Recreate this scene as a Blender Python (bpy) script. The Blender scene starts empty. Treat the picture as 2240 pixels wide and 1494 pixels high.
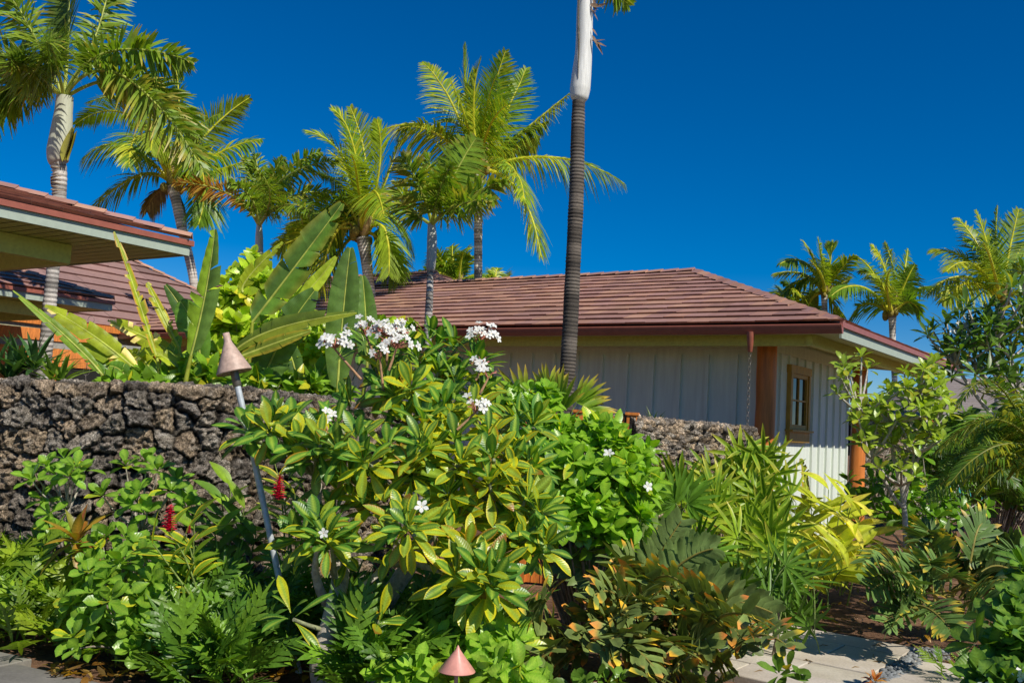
import bpy, math, random
import numpy as np
from mathutils import Matrix, Vector
R_ = random.Random(7); NR = np.random.RandomState(11)
SC = bpy.context.scene
COL = bpy.context.collection
# ------------------------------------------------------------------ camera
F = 2178.0; PITCH = math.radians(4.88); ROLL = math.radians(3.2); EYE = 1.6
CAM_R = Matrix.Rotation(math.pi/2 + PITCH, 3, 'X') @ Matrix.Rotation(ROLL, 3, 'Z')
def ray(px, py):
    v = CAM_R @ Vector(((px-1120)/F, -(py-747)/F, -1.0)); return np.array(v)
def P(px, py, d):
    """world point seen in direction (px, py) at distance d along world Y"""
    r = ray(px, py); k = d/r[1]; return np.array([r[0]*k, d, EYE + r[2]*k])
def G(px, py, z=0.0):
    r = ray(px, py); k = (z-EYE)/r[2]; return np.array([r[0]*k, r[1]*k, z])
def nz(v):
    v = np.asarray(v, float); n = np.linalg.norm(v); return v/n if n > 1e-9 else np.array([0, 0, 1.0])
cam = bpy.data.objects.new("camera", bpy.data.cameras.new("camera")); COL.objects.link(cam)
cam.data.sensor_width = 36.0; cam.data.lens = 36.0*F/2240.0; cam.data.clip_end = 2000; cam.data.clip_start = 0.05
cam.matrix_world = Matrix.Translation((0, 0, EYE)) @ CAM_R.to_4x4()
SC.camera = cam
# ------------------------------------------------------------------ light
SUN_DIR = nz([0.655, -0.755, 1.0]); ELEV = math.asin(SUN_DIR[2]); AZ = math.atan2(SUN_DIR[0], SUN_DIR[1])
W = bpy.data.worlds.new("World"); SC.world = W; W.use_nodes = True
nt = W.node_tree; nt.nodes.clear()
sk = nt.nodes.new('ShaderNodeTexSky'); sk.sky_type = 'NISHITA'; sk.sun_disc = False
sk.sun_elevation = ELEV; sk.sun_rotation = AZ; sk.air_density = 1.0; sk.dust_density = 0.0; sk.ozone_density = 6.0; sk.altitude = 1500
hs = nt.nodes.new('ShaderNodeHueSaturation'); hs.inputs['Hue'].default_value = .505; hs.inputs['Saturation'].default_value = 1.45; hs.inputs['Value'].default_value = 1.0
bg = nt.nodes.new('ShaderNodeBackground'); bg.inputs['Strength'].default_value = 0.092
wo = nt.nodes.new('ShaderNodeOutputWorld')
nt.links.new(sk.outputs[0], hs.inputs['Color']); nt.links.new(hs.outputs[0], bg.inputs[0]); nt.links.new(bg.outputs[0], wo.inputs[0])
sl = bpy.data.lights.new("sun", 'SUN'); sl.energy = 5.0; sl.angle = math.radians(0.53); sl.color = (1.0, 0.94, 0.83)
so = bpy.data.objects.new("sun", sl); COL.objects.link(so)
so.rotation_euler = Vector(SUN_DIR).to_track_quat('Z', 'Y').to_euler()
SC.view_settings.view_transform = 'Standard'; SC.view_settings.look = 'None'; SC.view_settings.exposure = 0
SC.cycles.max_bounces = 8; SC.cycles.transmission_bounces = 6; SC.cycles.transparent_max_bounces = 4
# ------------------------------------------------------------------ materials
def newmat(name):
    m = bpy.data.materials.new(name); m.use_nodes = True; t = m.node_tree; t.nodes.clear()
    o = t.nodes.new('ShaderNodeOutputMaterial'); b = t.nodes.new('ShaderNodeBsdfPrincipled')
    t.links.new(b.outputs[0], o.inputs[0]); return m, t, b, o
def N(t, typ, **kw):
    n = t.nodes.new(typ)
    for k, v in kw.items(): setattr(n, k, v)
    return n
def noise(t, scale, detail=5, rough=.6, vec=None):
    n = N(t, 'ShaderNodeTexNoise'); n.inputs['Scale'].default_value = scale; n.inputs['Detail'].default_value = detail
    n.inputs['Roughness'].default_value = rough
    if vec is not None: t.links.new(vec, n.inputs['Vector'])
    return n
def mixc(t, fac, a, b, mode='MIX'):
    n = N(t, 'ShaderNodeMix', data_type='RGBA', blend_type=mode)
    for s, v in ((0, fac), (6, a), (7, b)):
        if hasattr(v, 'is_linked') or hasattr(v, 'links'): t.links.new(v, n.inputs[s])
        elif s == 0: n.inputs[0].default_value = v
        else: n.inputs[s].default_value = (*v, 1) if len(v) == 3 else v
    return n.outputs[2]
def ramp(t, inp, stops):
    r = N(t, 'ShaderNodeValToRGB'); e = r.color_ramp.elements
    while len(e) < len(stops): e.new(0.5)
    for i, (p, c) in enumerate(stops): e[i].position = p; e[i].color = (*c, 1) if hasattr(c, '__len__') else (c, c, c, 1)
    t.links.new(inp, r.inputs[0]); return r.outputs[0]
def bump(t, b, h, strength, dist=0.01):
    n = N(t, 'ShaderNodeBump'); n.inputs['Strength'].default_value = strength; n.inputs['Distance'].default_value = dist
    t.links.new(h, n.inputs['Height']); t.links.new(n.outputs[0], b.inputs['Normal'])
def objco(t): return N(t, 'ShaderNodeTexCoord').outputs['Object']
def leafmat(name, rough=.35, trans=.35, veins=0., vscale=60, spec=.4, tint=(1.3, 1.35, .4), gain=(2.0, 1.88, .78)):
    m, t, b, o = newmat(name)
    a = N(t, 'ShaderNodeAttribute', attribute_name='Col'); co = objco(t)
    n1 = noise(t, 9, 3, .6, co)
    c = mixc(t, 1.0, a.outputs['Color'], ramp(t, n1.outputs[0], [(.3, .72), (.7, 1.2)]), 'MULTIPLY')
    n2 = noise(t, 140, 2, .5, co)
    c = mixc(t, .5, c, ramp(t, n2.outputs[0], [(.35, .8), (.65, 1.12)]), 'MULTIPLY')
    c = mixc(t, 1., c, gain, 'MULTIPLY')
    if veins > 0:
        lp = N(t, 'ShaderNodeAttribute', attribute_name='lp')
        sx = N(t, 'ShaderNodeSeparateXYZ'); t.links.new(lp.outputs['Vector'], sx.inputs[0])
        ab = N(t, 'ShaderNodeMath', operation='ABSOLUTE'); t.links.new(sx.outputs[1], ab.inputs[0])
        m2 = N(t, 'ShaderNodeMath', operation='MULTIPLY_ADD'); t.links.new(ab.outputs[0], m2.inputs[0]); m2.inputs[1].default_value = -.55
        t.links.new(sx.outputs[0], m2.inputs[2])
        m3 = N(t, 'ShaderNodeMath', operation='MULTIPLY'); t.links.new(m2.outputs[0], m3.inputs[0]); m3.inputs[1].default_value = vscale*6.283
        sn = N(t, 'ShaderNodeMath', operation='SINE'); t.links.new(m3.outputs[0], sn.inputs[0])
        c = mixc(t, veins, c, ramp(t, sn.outputs[0], [(.5, .88), (.97, 1.3)]), 'MULTIPLY')
        bump(t, b, sn.outputs[0], .2*veins + .05, .003)
    t.links.new(c, b.inputs['Base Color']); b.inputs['Roughness'].default_value = rough
    b.inputs['Specular IOR Level'].default_value = spec
    tr = N(t, 'ShaderNodeBsdfTranslucent'); t.links.new(mixc(t, 1.0, c, tint, 'MULTIPLY'), tr.inputs[0])
    mx = N(t, 'ShaderNodeMixShader'); mx.inputs[0].default_value = trans
    t.links.new(b.outputs[0], mx.inputs[1]); t.links.new(tr.outputs[0], mx.inputs[2]); t.links.new(mx.outputs[0], o.inputs[0])
    return m
def vcmat(name, rough=.8, nscale=30, namp=(.6, 1.3), bstr=.4, bdist=.01, spec=.4, stretch=None):
    """vertex colour times noise, with bump"""
    m, t, b, o = newmat(name)
    a = N(t, 'ShaderNodeAttribute', attribute_name='Col'); co = objco(t)
    if stretch:
        mp = N(t, 'ShaderNodeMapping'); mp.inputs['Scale'].default_value = stretch; t.links.new(co, mp.inputs[0]); co = mp.outputs[0]
    n1 = noise(t, nscale, 6, .65, co)
    c = mixc(t, 1.0, a.outputs['Color'], ramp(t, n1.outputs[0], [(.3, namp[0]), (.7, namp[1])]), 'MULTIPLY')
    t.links.new(c, b.inputs['Base Color']); b.inputs['Roughness'].default_value = rough; b.inputs['Specular IOR Level'].default_value = spec
    bump(t, b, n1.outputs[0], bstr, bdist); return m
def solidmat(name, col, rough=.6, metal=0., nscale=20, namp=(.8, 1.15), bstr=.15, spec=.4, stretch=None, bdist=.005):
    m, t, b, o = newmat(name); co = objco(t)
    if stretch:
        mp = N(t, 'ShaderNodeMapping'); mp.inputs['Scale'].default_value = stretch; t.links.new(co, mp.inputs[0]); co = mp.outputs[0]
    n1 = noise(t, nscale, 6, .6, co)
    t.links.new(mixc(t, 1.0, col, ramp(t, n1.outputs[0], [(.3, namp[0]), (.7, namp[1])]), 'MULTIPLY'), b.inputs['Base Color'])
    b.inputs['Roughness'].default_value = rough; b.inputs['Metallic'].default_value = metal; b.inputs['Specular IOR Level'].default_value = spec
    bump(t, b, n1.outputs[0], bstr, bdist); return m
M = {}
M['leaf'] = leafmat('glossy_leaf', .3, .36, .22, 55)
M['plumeria'] = leafmat('plumeria_leaf', .33, .34, .28, 62)
M['banana'] = leafmat('banana_leaf', .38, .4, .3, 75, gain=(2.2, 1.95, .9))
M['palm'] = leafmat('palm_leaf', .40, .36, gain=(1.85, 1.95, .75))
M['fern'] = leafmat('fern_leaf', .4, .33, .2, 40)
M['zamia'] = leafmat('cycad_leaf', .45, .15, .0, spec=.3, gain=(1.9, 1.75, 1.0))
M['petal'] = leafmat('petal', .6, .25, tint=(1, 1, 1), gain=(1, 1, 1))
M['bark'] = vcmat('bark', .85, 26, (.7, 1.9), .7, .012)
M['palmbark'] = vcmat('palm_bark', .9, 40, (.55, 1.35), .6, .008, stretch=(1, 1, 3))
M['shaft'] = vcmat('crownshaft', .5, 9, (.8, 1.12), .15, .01, stretch=(6, 6, .5))
def lavamat():
    m, t, b, o = newmat('lava_rock'); co = objco(t); a = N(t, 'ShaderNodeAttribute', attribute_name='Col')
    n1 = noise(t, 85, 4, .7, co); n2 = noise(t, 30, 6, .75, co); vo = N(t, 'ShaderNodeTexVoronoi'); vo.inputs['Scale'].default_value = 55; t.links.new(co, vo.inputs['Vector'])
    c = mixc(t, 1., a.outputs['Color'], ramp(t, n1.outputs[0], [(.36, .22), (.5, .95), (.68, 1.9)]), 'MULTIPLY')
    c = mixc(t, 1., c, ramp(t, n2.outputs[0], [(.36, .35), (.5, 1.), (.66, 1.6)]), 'MULTIPLY')
    c = mixc(t, 1., c, ramp(t, vo.outputs['Distance'], [(.0, .25), (.3, 1.), (.6, 1.15)]), 'MULTIPLY')
    t.links.new(c, b.inputs['Base Color']); b.inputs['Roughness'].default_value = .95; b.inputs['Specular IOR Level'].default_value = .2
    ad = N(t, 'ShaderNodeMath', operation='ADD'); t.links.new(n1.outputs[0], ad.inputs[0]); t.links.new(n2.outputs[0], ad.inputs[1]); bump(t, b, ad.outputs[0], 1., .03); return m
M['lava'] = lavamat()
M['tile'] = vcmat('roof_tile', .6, 9, (.86, 1.1), .15, .003)
M['board'] = solidmat('painted_board', (.70, .76, .67), .6, nscale=5, namp=(.86, 1.05), bstr=.15, stretch=(3, 3, .25))
M['trim'] = solidmat('olive_trim', (.60, .62, .18), .6, nscale=22, namp=(.85, 1.08), stretch=(1, 1, 1))
M['soffit'] = solidmat('soffit_paint', (.50, .53, .17), .6, nscale=12, namp=(.92, 1.05))
M['fascia'] = solidmat('fascia_paint', (.38, .44, .36), .55, nscale=14, namp=(.92, 1.06))
M['gutter'] = solidmat('red_metal', (.34, .105, .065), .38, nscale=9, namp=(.85, 1.08), bstr=.05, spec=.5)
M['post'] = solidmat('log_post', (.66, .21, .04), .42, nscale=3, namp=(.6, 1.2), bstr=.2, stretch=(4, 4, .5), bdist=.01)
M['wood'] = solidmat('orange_wood', (.68, .22, .04), .55, nscale=8, namp=(.55, 1.2), bstr=.2, stretch=(4, 4, .7))
M['winframe'] = solidmat('window_wood', (.50, .27, .035), .5, nscale=12, namp=(.75, 1.15), stretch=(3, 3, .6))
M['dark'] = solidmat('dark_void', (.012, .012, .010), .9)
M['chain'] = solidmat('chain_metal', (.22, .20, .17), .5, .7)
M['galv'] = solidmat('galvanised', (.50, .54, .56), .42, .15, 25, (.75, 1.15))
M['copper'] = solidmat('bronze_cap', (.52, .37, .29), .5, .0, 30, (.7, 1.2), .2)
M['copper2'] = solidmat('copper_cap', (.72, .32, .25), .4, .0, 24, (.8, 1.12), .1)
M['slate'] = solidmat('slate_blue', (.20, .30, .36), .5)
M['blue'] = solidmat('blue_glaze', (.05, .15, .45), .4)
M['teal'] = solidmat('teal_paint', (.05, .38, .36), .6)
M['cream'] = solidmat('cream_wall', (.45, .42, .26), .7)
M['greywall'] = solidmat('grey_plaster', (.30, .30, .27), .8)
def glassmat():
    m, t, b, o = newmat('window_glass'); b.inputs['Base Color'].default_value = (.015, .02, .015, 1)
    b.inputs['Roughness'].default_value = .04; b.inputs['Specular IOR Level'].default_value = .9
    n = noise(t, 3, 2, .5, objco(t)); bump(t, b, n.outputs[0], .08, .02); return m
M['glass'] = glassmat()
def soilmat():
    m, t, b, o = newmat('soil'); co = objco(t)
    n1 = noise(t, 1.3, 6, .6, co); n2 = noise(t, 24, 8, .7, co)
    c = ramp(t, n1.outputs[0], [(.3, (.13, .07, .042)), (.55, (.22, .125, .075)), (.75, (.32, .19, .115))])
    c = mixc(t, 1., c, ramp(t, n2.outputs[0], [(.3, .5), (.7, 1.35)]), 'MULTIPLY')
    t.links.new(c, b.inputs['Base Color']); b.inputs['Roughness'].default_value = 1; b.inputs['Specular IOR Level'].default_value = .1
    bump(t, b, n2.outputs[0], 1., .03); return m
M['soil'] = soilmat()
def pavermat(name, c0, c1):
    m, t, b, o = newmat(name); co = objco(t); n1 = noise(t, 2.2, 7, .65, co); n2 = noise(t, 60, 4, .6, co)
    a = N(t, 'ShaderNodeAttribute', attribute_name='Col')
    c = mixc(t, 1., ramp(t, n1.outputs[0], [(.3, c0), (.7, c1)]), a.outputs['Color'], 'MULTIPLY')
    c = mixc(t, .6, c, ramp(t, n2.outputs[0], [(.35, .75), (.65, 1.1)]), 'MULTIPLY')
    t.links.new(c, b.inputs['Base Color']); b.inputs['Roughness'].default_value = .8; bump(t, b, n2.outputs[0], .3, .004); return m
M['paver'] = pavermat('limestone_paver', (.46, .40, .31), (.66, .60, .50))
M['concrete'] = pavermat('concrete_paver', (.16, .15, .13), (.28, .26, .23))
# ------------------------------------------------------------------ mesh buffer
class Buf:
    def __init__(s): s.V = []; s.F = []; s.C = []; s.L = []; s.n = 0
    def add(s, V, Fq, C, L=None):
        V = np.asarray(V, float); k = len(V); C = np.asarray(C, float)
        if C.ndim == 1: C = np.tile(C, (k, 1))
        s.V.append(V); s.C.append(C); s.L.append(np.zeros((k, 3)) if L is None else L)
        s.F.append(np.asarray(Fq, np.int64) + s.n); s.n += k
    def empty(s): return s.n == 0
def quadgrid(n, m, wrap=False):
    i, j = np.meshgrid(np.arange(n-1), np.arange(m if wrap else m-1), indexing='ij'); j2 = (j+1) % m
    return np.stack([i*m+j, i*m+j2, (i+1)*m+j2, (i+1)*m+j], -1).reshape(-1, 4)
ORG = {}
def tag(o, label=None, cat=None, group=None, kind=None):
    for k, v in (('label', label), ('category', cat), ('group', group), ('kind', kind)):
        if v: o[k] = v
    return o
def thing(name, label, cat, loc, group=None):
    o = bpy.data.objects.new(name, None); COL.objects.link(o); o.location = [float(x) for x in loc]; o.empty_display_size = .2
    ORG[o.name] = np.array(loc, float); return tag(o, label, cat, group)
def mesh(name, buf, mat, parent=None, smooth=True, loc=None):
    V = np.concatenate(buf.V); C = np.concatenate(buf.C); L = np.concatenate(buf.L)
    org = ORG[parent.name] if parent is not None else (np.zeros(3) if loc is None else np.asarray(loc, float))
    V = V - org
    me = bpy.data.meshes.new(name)
    tri = [f for f in buf.F if f.shape[1] == 3]; quad = [f for f in buf.F if f.shape[1] == 4]
    me.vertices.add(len(V)); me.vertices.foreach_set('co', V.ravel().astype(np.float32))
    loops = []; starts = []; off = 0
    for grp, k in ((quad, 4), (tri, 3)):
        if grp:
            a = np.concatenate(grp); loops.append(a.ravel()); starts.append(off + np.arange(len(a))*k); off += a.size
    loops = np.concatenate(loops); starts = np.concatenate(starts)
    me.loops.add(len(loops)); me.loops.foreach_set('vertex_index', loops.astype(np.int32))
    me.polygons.add(len(starts)); me.polygons.foreach_set('loop_start', starts.astype(np.int32))
    me.update(calc_edges=True)
    ca = me.color_attributes.new('Col', 'FLOAT_COLOR', 'POINT')
    ca.data.foreach_set('color', np.concatenate([np.clip(C, 0, 1), np.ones((len(C), 1))], 1).ravel().astype(np.float32))
    la = me.attributes.new('lp', 'FLOAT_VECTOR', 'POINT'); la.data.foreach_set('vector', L.ravel().astype(np.float32))
    me.polygons.foreach_set('use_smooth', np.full(len(starts), bool(smooth)))
    me.materials.append(M[mat] if isinstance(mat, str) else mat); me.validate(); me.update()
    o = bpy.data.objects.new(name, me); COL.objects.link(o)
    if parent is not None:
        o.parent = parent
    else: o.location = [float(x) for x in org]
    ORG[o.name] = org
    return o
W1 = np.ones(3)
def box(buf, c, ax, ay, az, col=W1):
    """box with centre c and half-extent vectors"""
    c, ax, ay, az = (np.asarray(v, float) for v in (c, ax, ay, az))
    V = np.array([c + i*ax + j*ay + k*az for i in (-1, 1) for j in (-1, 1) for k in (-1, 1)])
    buf.add(V, [[0, 1, 3, 2], [4, 6, 7, 5], [0, 4, 5, 1], [2, 3, 7, 6], [0, 2, 6, 4], [1, 5, 7, 3]], col)
def tube(buf, pts, rad, n=8, col=W1, cap=True, axis=None):
    pts = np.asarray(pts, float); k = len(pts); rad = np.broadcast_to(np.asarray(rad, float), (k,))
    T = np.gradient(pts, axis=0); T /= np.linalg.norm(T, axis=1)[:, None] + 1e-12
    if axis is not None: T[:] = nz(axis)
    a = np.cross(T[0], [0.31, .2, .93]); a = nz(a) if np.linalg.norm(a) > .05 else nz(np.cross(T[0], [1, 0, 0]))
    rows = []; th = np.linspace(0, 2*np.pi, n, endpoint=False)
    for i in range(k):
        a = nz(a - T[i]*np.dot(a, T[i])); b = np.cross(T[i], a)
        rows.append(pts[i] + rad[i]*(np.cos(th)[:, None]*a + np.sin(th)[:, None]*b))
    V = np.concatenate(rows); col = np.asarray(col, float)
    C = np.repeat(col, n, 0) if col.ndim == 2 else col
    buf.add(V, quadgrid(k, n, True), C)
    if cap and n >= 4:
        for e, idx in ((0, np.arange(n)[::-1]), (k-1, np.arange(n))):
            Vc = np.concatenate([rows[e], [pts[e]]]); buf.add(Vc, [[idx[i], idx[(i+1) % n], n] for i in range(n)], col[e] if col.ndim == 2 else col)
def bez(p0, p1, p2, n):
    t = np.linspace(0, 1, n)[:, None]; return (1-t)**2*p0 + 2*t*(1-t)*p1 + t*t*p2
def thru(p0, pm, p2, n):
    """quadratic curve through pm at t=.5"""
    return bez(p0, 2*pm - .5*(p0+p2), p2, n)
def catmull(pts, per=6):
    pts = np.asarray(pts, float); out = []
    q = np.concatenate([[2*pts[0]-pts[1]], pts, [2*pts[-1]-pts[-2]]])
    for i in range(1, len(q)-2):
        for t in np.linspace(0, 1, per, endpoint=False):
            a, b, c, d = q[i-1], q[i], q[i+1], q[i+2]
            out.append(.5*(2*b + (c-a)*t + (2*a-5*b+4*c-d)*t*t + (3*b-a-3*c+d)*t**3))
    out.append(pts[-1]); return np.array(out)
# ------------------------------------------------------------------ leaves
PROF = {
 'obov': lambda t: np.clip(np.sin(np.pi*np.clip(t, 0, 1)**1.35), 0, 1)**.75*(.25+.75*t**.3),
 'ell': lambda t: np.sin(np.pi*t)**.8,
 'lance': lambda t: np.sin(np.pi*np.clip(t, 0, 1)**.75)**.9,
 'strap': lambda t: np.clip(np.minimum(t*8+.25, 1), 0, 1)*np.clip((1-t)*3.0, 0, 1)**.7,
 'blade': lambda t: np.clip(np.minimum(t*4+.3, 1), 0, 1)*np.clip((1-t)*4.5, 0, 1)**.5,
}
def leaf(buf, base, d, nrm, L, Wd, col, edge=None, mid=None, tip=None, bend=.5, fold=.25, prof='ell', n=6, cols5=False, wave=0., vary=.12):
    d = nz(d); nrm = nz(np.asarray(nrm) - d*np.dot(nrm, d)); side = np.cross(d, nrm)
    t = np.linspace(0, 1, n+1); w = Wd*PROF[prof](t); w[0] = max(w[0], Wd*.08); w[-1] = max(w[-1], .001)
    a = -bend*t; dl = L/n
    dc = np.cos(a)[:, None]*d + np.sin(a)[:, None]*nrm; ncn = -np.sin(a)[:, None]*d + np.cos(a)[:, None]*nrm
    pos = base + np.concatenate([np.zeros((1, 3)), np.cumsum((dc[:-1]+dc[1:])/2*dl, 0)])
    s = np.array([-1, -.56, 0, .56, 1]) if cols5 else np.array([-1, 0, 1.])
    m = len(s)
    V = pos[:, None, :] + side*(s[None, :, None]*w[:, None, None]) + ncn[:, None, :]*((fold*np.abs(s))[None, :, None]*w[:, None, None])
    if wave: V = V + ncn[:, None, :]*(wave*Wd*np.sin(t*11+R_.random()*6)[:, None, None]*np.abs(s)[None, :, None])
    col = np.asarray(col, float)*(1+(R_.random()-.5)*2*vary)
    C = np.tile(col, (n+1, m, 1))
    if mid is not None: C[:, m//2] = np.asarray(mid)
    if edge is not None:
        C[:, 0] = edge; C[:, -1] = edge
    if tip is not None:
        k = np.clip((t-.68)/.2, 0, 1)[:, None, None]; C = C*(1-k) + np.asarray(tip)*k
    Lp = np.stack(np.broadcast_arrays((t*L)[:, None], s[None, :]*w[:, None], np.zeros((n+1, m))), -1).reshape(-1, 3)
    buf.add(V.reshape(-1, 3), quadgrid(n+1, m), C.reshape(-1, 3), Lp)
def frame(axis):
    axis = nz(axis); h = np.array([0, 0, 1.]) if abs(axis[2]) < .9 else np.array([1., 0, 0]); x = nz(np.cross(h, axis)); return x, np.cross(axis, x), axis
def rosette(buf, c, axis, k, L, Wd, colf, a0=20, a1=105, prof='obov', bend=.7, fold=.2, n=6, cols5=False, r0=.015, jit=.2, stemlen=.0):
    x, y, z = frame(axis); ph = R_.random()*6.28
    for i in range(k):
        f = i/max(k-1, 1); az = ph + i*2.39996 + R_.uniform(-jit, jit); po = math.radians(a0 + (a1-a0)*f + R_.uniform(-9, 9))
        h = math.cos(az)*x + math.sin(az)*y; d = math.sin(po)*h + math.cos(po)*z; nr = math.cos(po)*(-h) + math.sin(po)*z
        l = L*(.62+.42*math.sin(min(1, f*1.5+.25)*1.57))*R_.uniform(.82, 1.12); kw = colf(f)
        leaf(buf, c + d*r0 - z*stemlen*f, d, nr, l, Wd*R_.uniform(.85, 1.12), prof=prof, bend=bend*R_.uniform(.4, 1.5), fold=fold, n=n, cols5=cols5, **kw)
def frond(buf, pts, llen, col, rcol=(.25, .24, .08), npair=46, lw=.022, twist=0., droop=.5, plumose=False, start=.12, lean=.75, taper=.35, rr=.02, tipcol=None, browntip=0., vshape=.25, seg=3, colb=None, prof='strap'):
    """pinnate palm frond along pts"""
    pts = np.asarray(pts, float); k = len(pts)
    Ltot = np.concatenate([[0], np.cumsum(np.linalg.norm(np.diff(pts, axis=0), axis=1))]); u = Ltot/Ltot[-1]
    tube(buf, pts, rr*(1-.85*u)+.002, 5, np.asarray(rcol), cap=False)
    T = np.gradient(pts, axis=0); T /= np.linalg.norm(T, axis=1)[:, None]
    up = np.array([0, 0, 1.]); nl = npair*2
    tt = start + (1-start)*(np.arange(nl)//2+.5+NR.uniform(-.25, .25, nl))/npair; tt = np.clip(tt, 0, 1)
    B = np.stack([np.interp(tt, u, pts[:, i]) for i in range(3)], 1); Tg = np.stack([np.interp(tt, u, T[:, i]) for i in range(3)], 1)
    Tg /= np.linalg.norm(Tg, axis=1)[:, None]
    sd = np.cross(Tg, up); ln = np.linalg.norm(sd, axis=1)[:, None]; sd = np.where(ln > .05, sd/(ln+1e-9), np.array([1., 0, 0]))
    nr = np.cross(sd, Tg)
    sg = np.where(np.arange(nl) % 2 == 0, 1., -1.)
    if plumose: ang = NR.uniform(-np.pi, np.pi, nl)
    else: ang = twist + np.where(sg > 0, vshape, np.pi-vshape) + NR.uniform(-.22, .22, nl)
    out = np.cos(ang)[:, None]*sd + np.sin(ang)[:, None]*nr
    sw = (tt-start)/(1-start)
    ll = llen*np.clip(np.sin(np.pi*np.clip(sw*.86+.10, 0, 1))**.55, .15, 1)*(1-taper*sw**3)*NR.uniform(.82, 1.1, nl)
    le = lean*(.55+.75*sw)
    d0 = out*np.cos(le*.8)[:, None] + Tg*np.sin(le*.8)[:, None]; d0 /= np.linalg.norm(d0, axis=1)[:, None]
    nrm = np.cross(d0, np.cross(Tg, d0)) ; wv = np.cross(d0, out); wv = Tg - d0*np.sum(Tg*d0, 1)[:, None]; wv /= np.linalg.norm(wv, axis=1)[:, None]+1e-9
    s = np.linspace(0, 1, seg+1)
    dr = droop*NR.uniform(.5, 1.5, nl)
    cen = B[:, None, :] + d0[:, None, :]*(s[None, :, None]*ll[:, None, None]) - up*(dr*ll)[:, None, None]*(s**2)[None, :, None]
    wid = lw*np.array([.55, 1, .85, .12]) if seg == 3 else lw*np.interp(s, [0, .3, .7, 1], [.55, 1, .85, .12])
    VA = cen - wv[:, None, :]*wid[None, :, None]; VB = cen + wv[:, None, :]*wid[None, :, None]
    V = np.stack([VA, VB], 2).reshape(-1, 3)
    q = quadgrid(seg+1, 2); Fq = (q[None] + (np.arange(nl)*(seg+1)*2)[:, None, None]).reshape(-1, 4)
    cv = np.asarray(col)*(1+NR.uniform(-.22, .22, (nl, 1)))
    if colb is not None: mk = NR.rand(nl, 1) < .35; cv = np.where(mk, np.asarray(colb)*(1+NR.uniform(-.2, .2, (nl, 1))), cv)
    C = np.repeat(cv[:, None, :], (seg+1)*2, 1)
    if tipcol is not None:
        bt = (NR.rand(nl) < browntip)
        C[bt, -2:] = tipcol; C[bt, -4:-2] = .5*C[bt, -4:-2] + .5*np.asarray(tipcol)
    buf.add(V, Fq, C.reshape(-1, 3))
def fan(buf, base, d, nrm, Rr, nseg, spread, col, tip=None, wseg=.016, bend=.25, edge=None):
    x = nz(d); n = nz(nrm - x*np.dot(nrm, x)); y = np.cross(n, x)
    for i in range(nseg):
        a = (i/(nseg-1)-.5)*spread + R_.uniform(-.05, .05)
        dd = math.cos(a)*x + math.sin(a)*y
        leaf(buf, base, dd + n*R_.uniform(-.08, .12), n, Rr*(1-.18*abs(a/spread*2)**2)*R_.uniform(.85, 1.06), wseg, col, tip=tip, edge=edge, bend=bend*R_.uniform(.2, 1.8), fold=.45, prof='strap', n=4)
def c3(*a): return np.array(a, float)
def cmix(a, b, f): return np.asarray(a)*(1-f) + np.asarray(b)*f
# ------------------------------------------------------------------ noise for geometry
def vnoise(x, y, seed):
    xi = np.floor(x).astype(int); yi = np.floor(y).astype(int); fx = x-xi; fy = y-yi; fx = fx*fx*(3-2*fx); fy = fy*fy*(3-2*fy)
    def h(a, b): v = np.sin(a*127.1+b*311.7+seed*74.7)*43758.5453; return v-np.floor(v)
    return (h(xi, yi)*(1-fx)+h(xi+1, yi)*fx)*(1-fy) + (h(xi, yi+1)*(1-fx)+h(xi+1, yi+1)*fx)*fy
def fbm(x, y, seed, o=4):
    s = 0; a = .5
    for i in range(o): s = s + a*(vnoise(x, y, seed+i)-.5); x = x*2.03; y = y*2.03; a *= .5
    return s
def worley(x, y, seed):
    xi = np.floor(x).astype(int); yi = np.floor(y).astype(int); F1 = np.full(x.shape, 9.); F2 = np.full(x.shape, 9.); idx = np.zeros(x.shape); dx1 = np.zeros(x.shape); dy1 = np.zeros(x.shape)
    def h(a, b, k): v = np.sin(a*127.1+b*311.7+k*17.3+seed*9.1)*43758.5453; return v-np.floor(v)
    for i in (-1, 0, 1):
        for j in (-1, 0, 1):
            cx = xi+i; cy = yi+j; px = cx+.12+.76*h(cx, cy, 1); py = cy+.12+.76*h(cx, cy, 2); dx = x-px; dy = y-py; d = np.sqrt(dx*dx+dy*dy)
            n1 = d < F1; F2 = np.where(n1, F1, np.minimum(F2, d)); idx = np.where(n1, h(cx, cy, 3), idx); dx1 = np.where(n1, dx, dx1); dy1 = np.where(n1, dy, dy1); F1 = np.where(n1, d, F1)
    return F1, F2, idx, dx1, dy1
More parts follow.
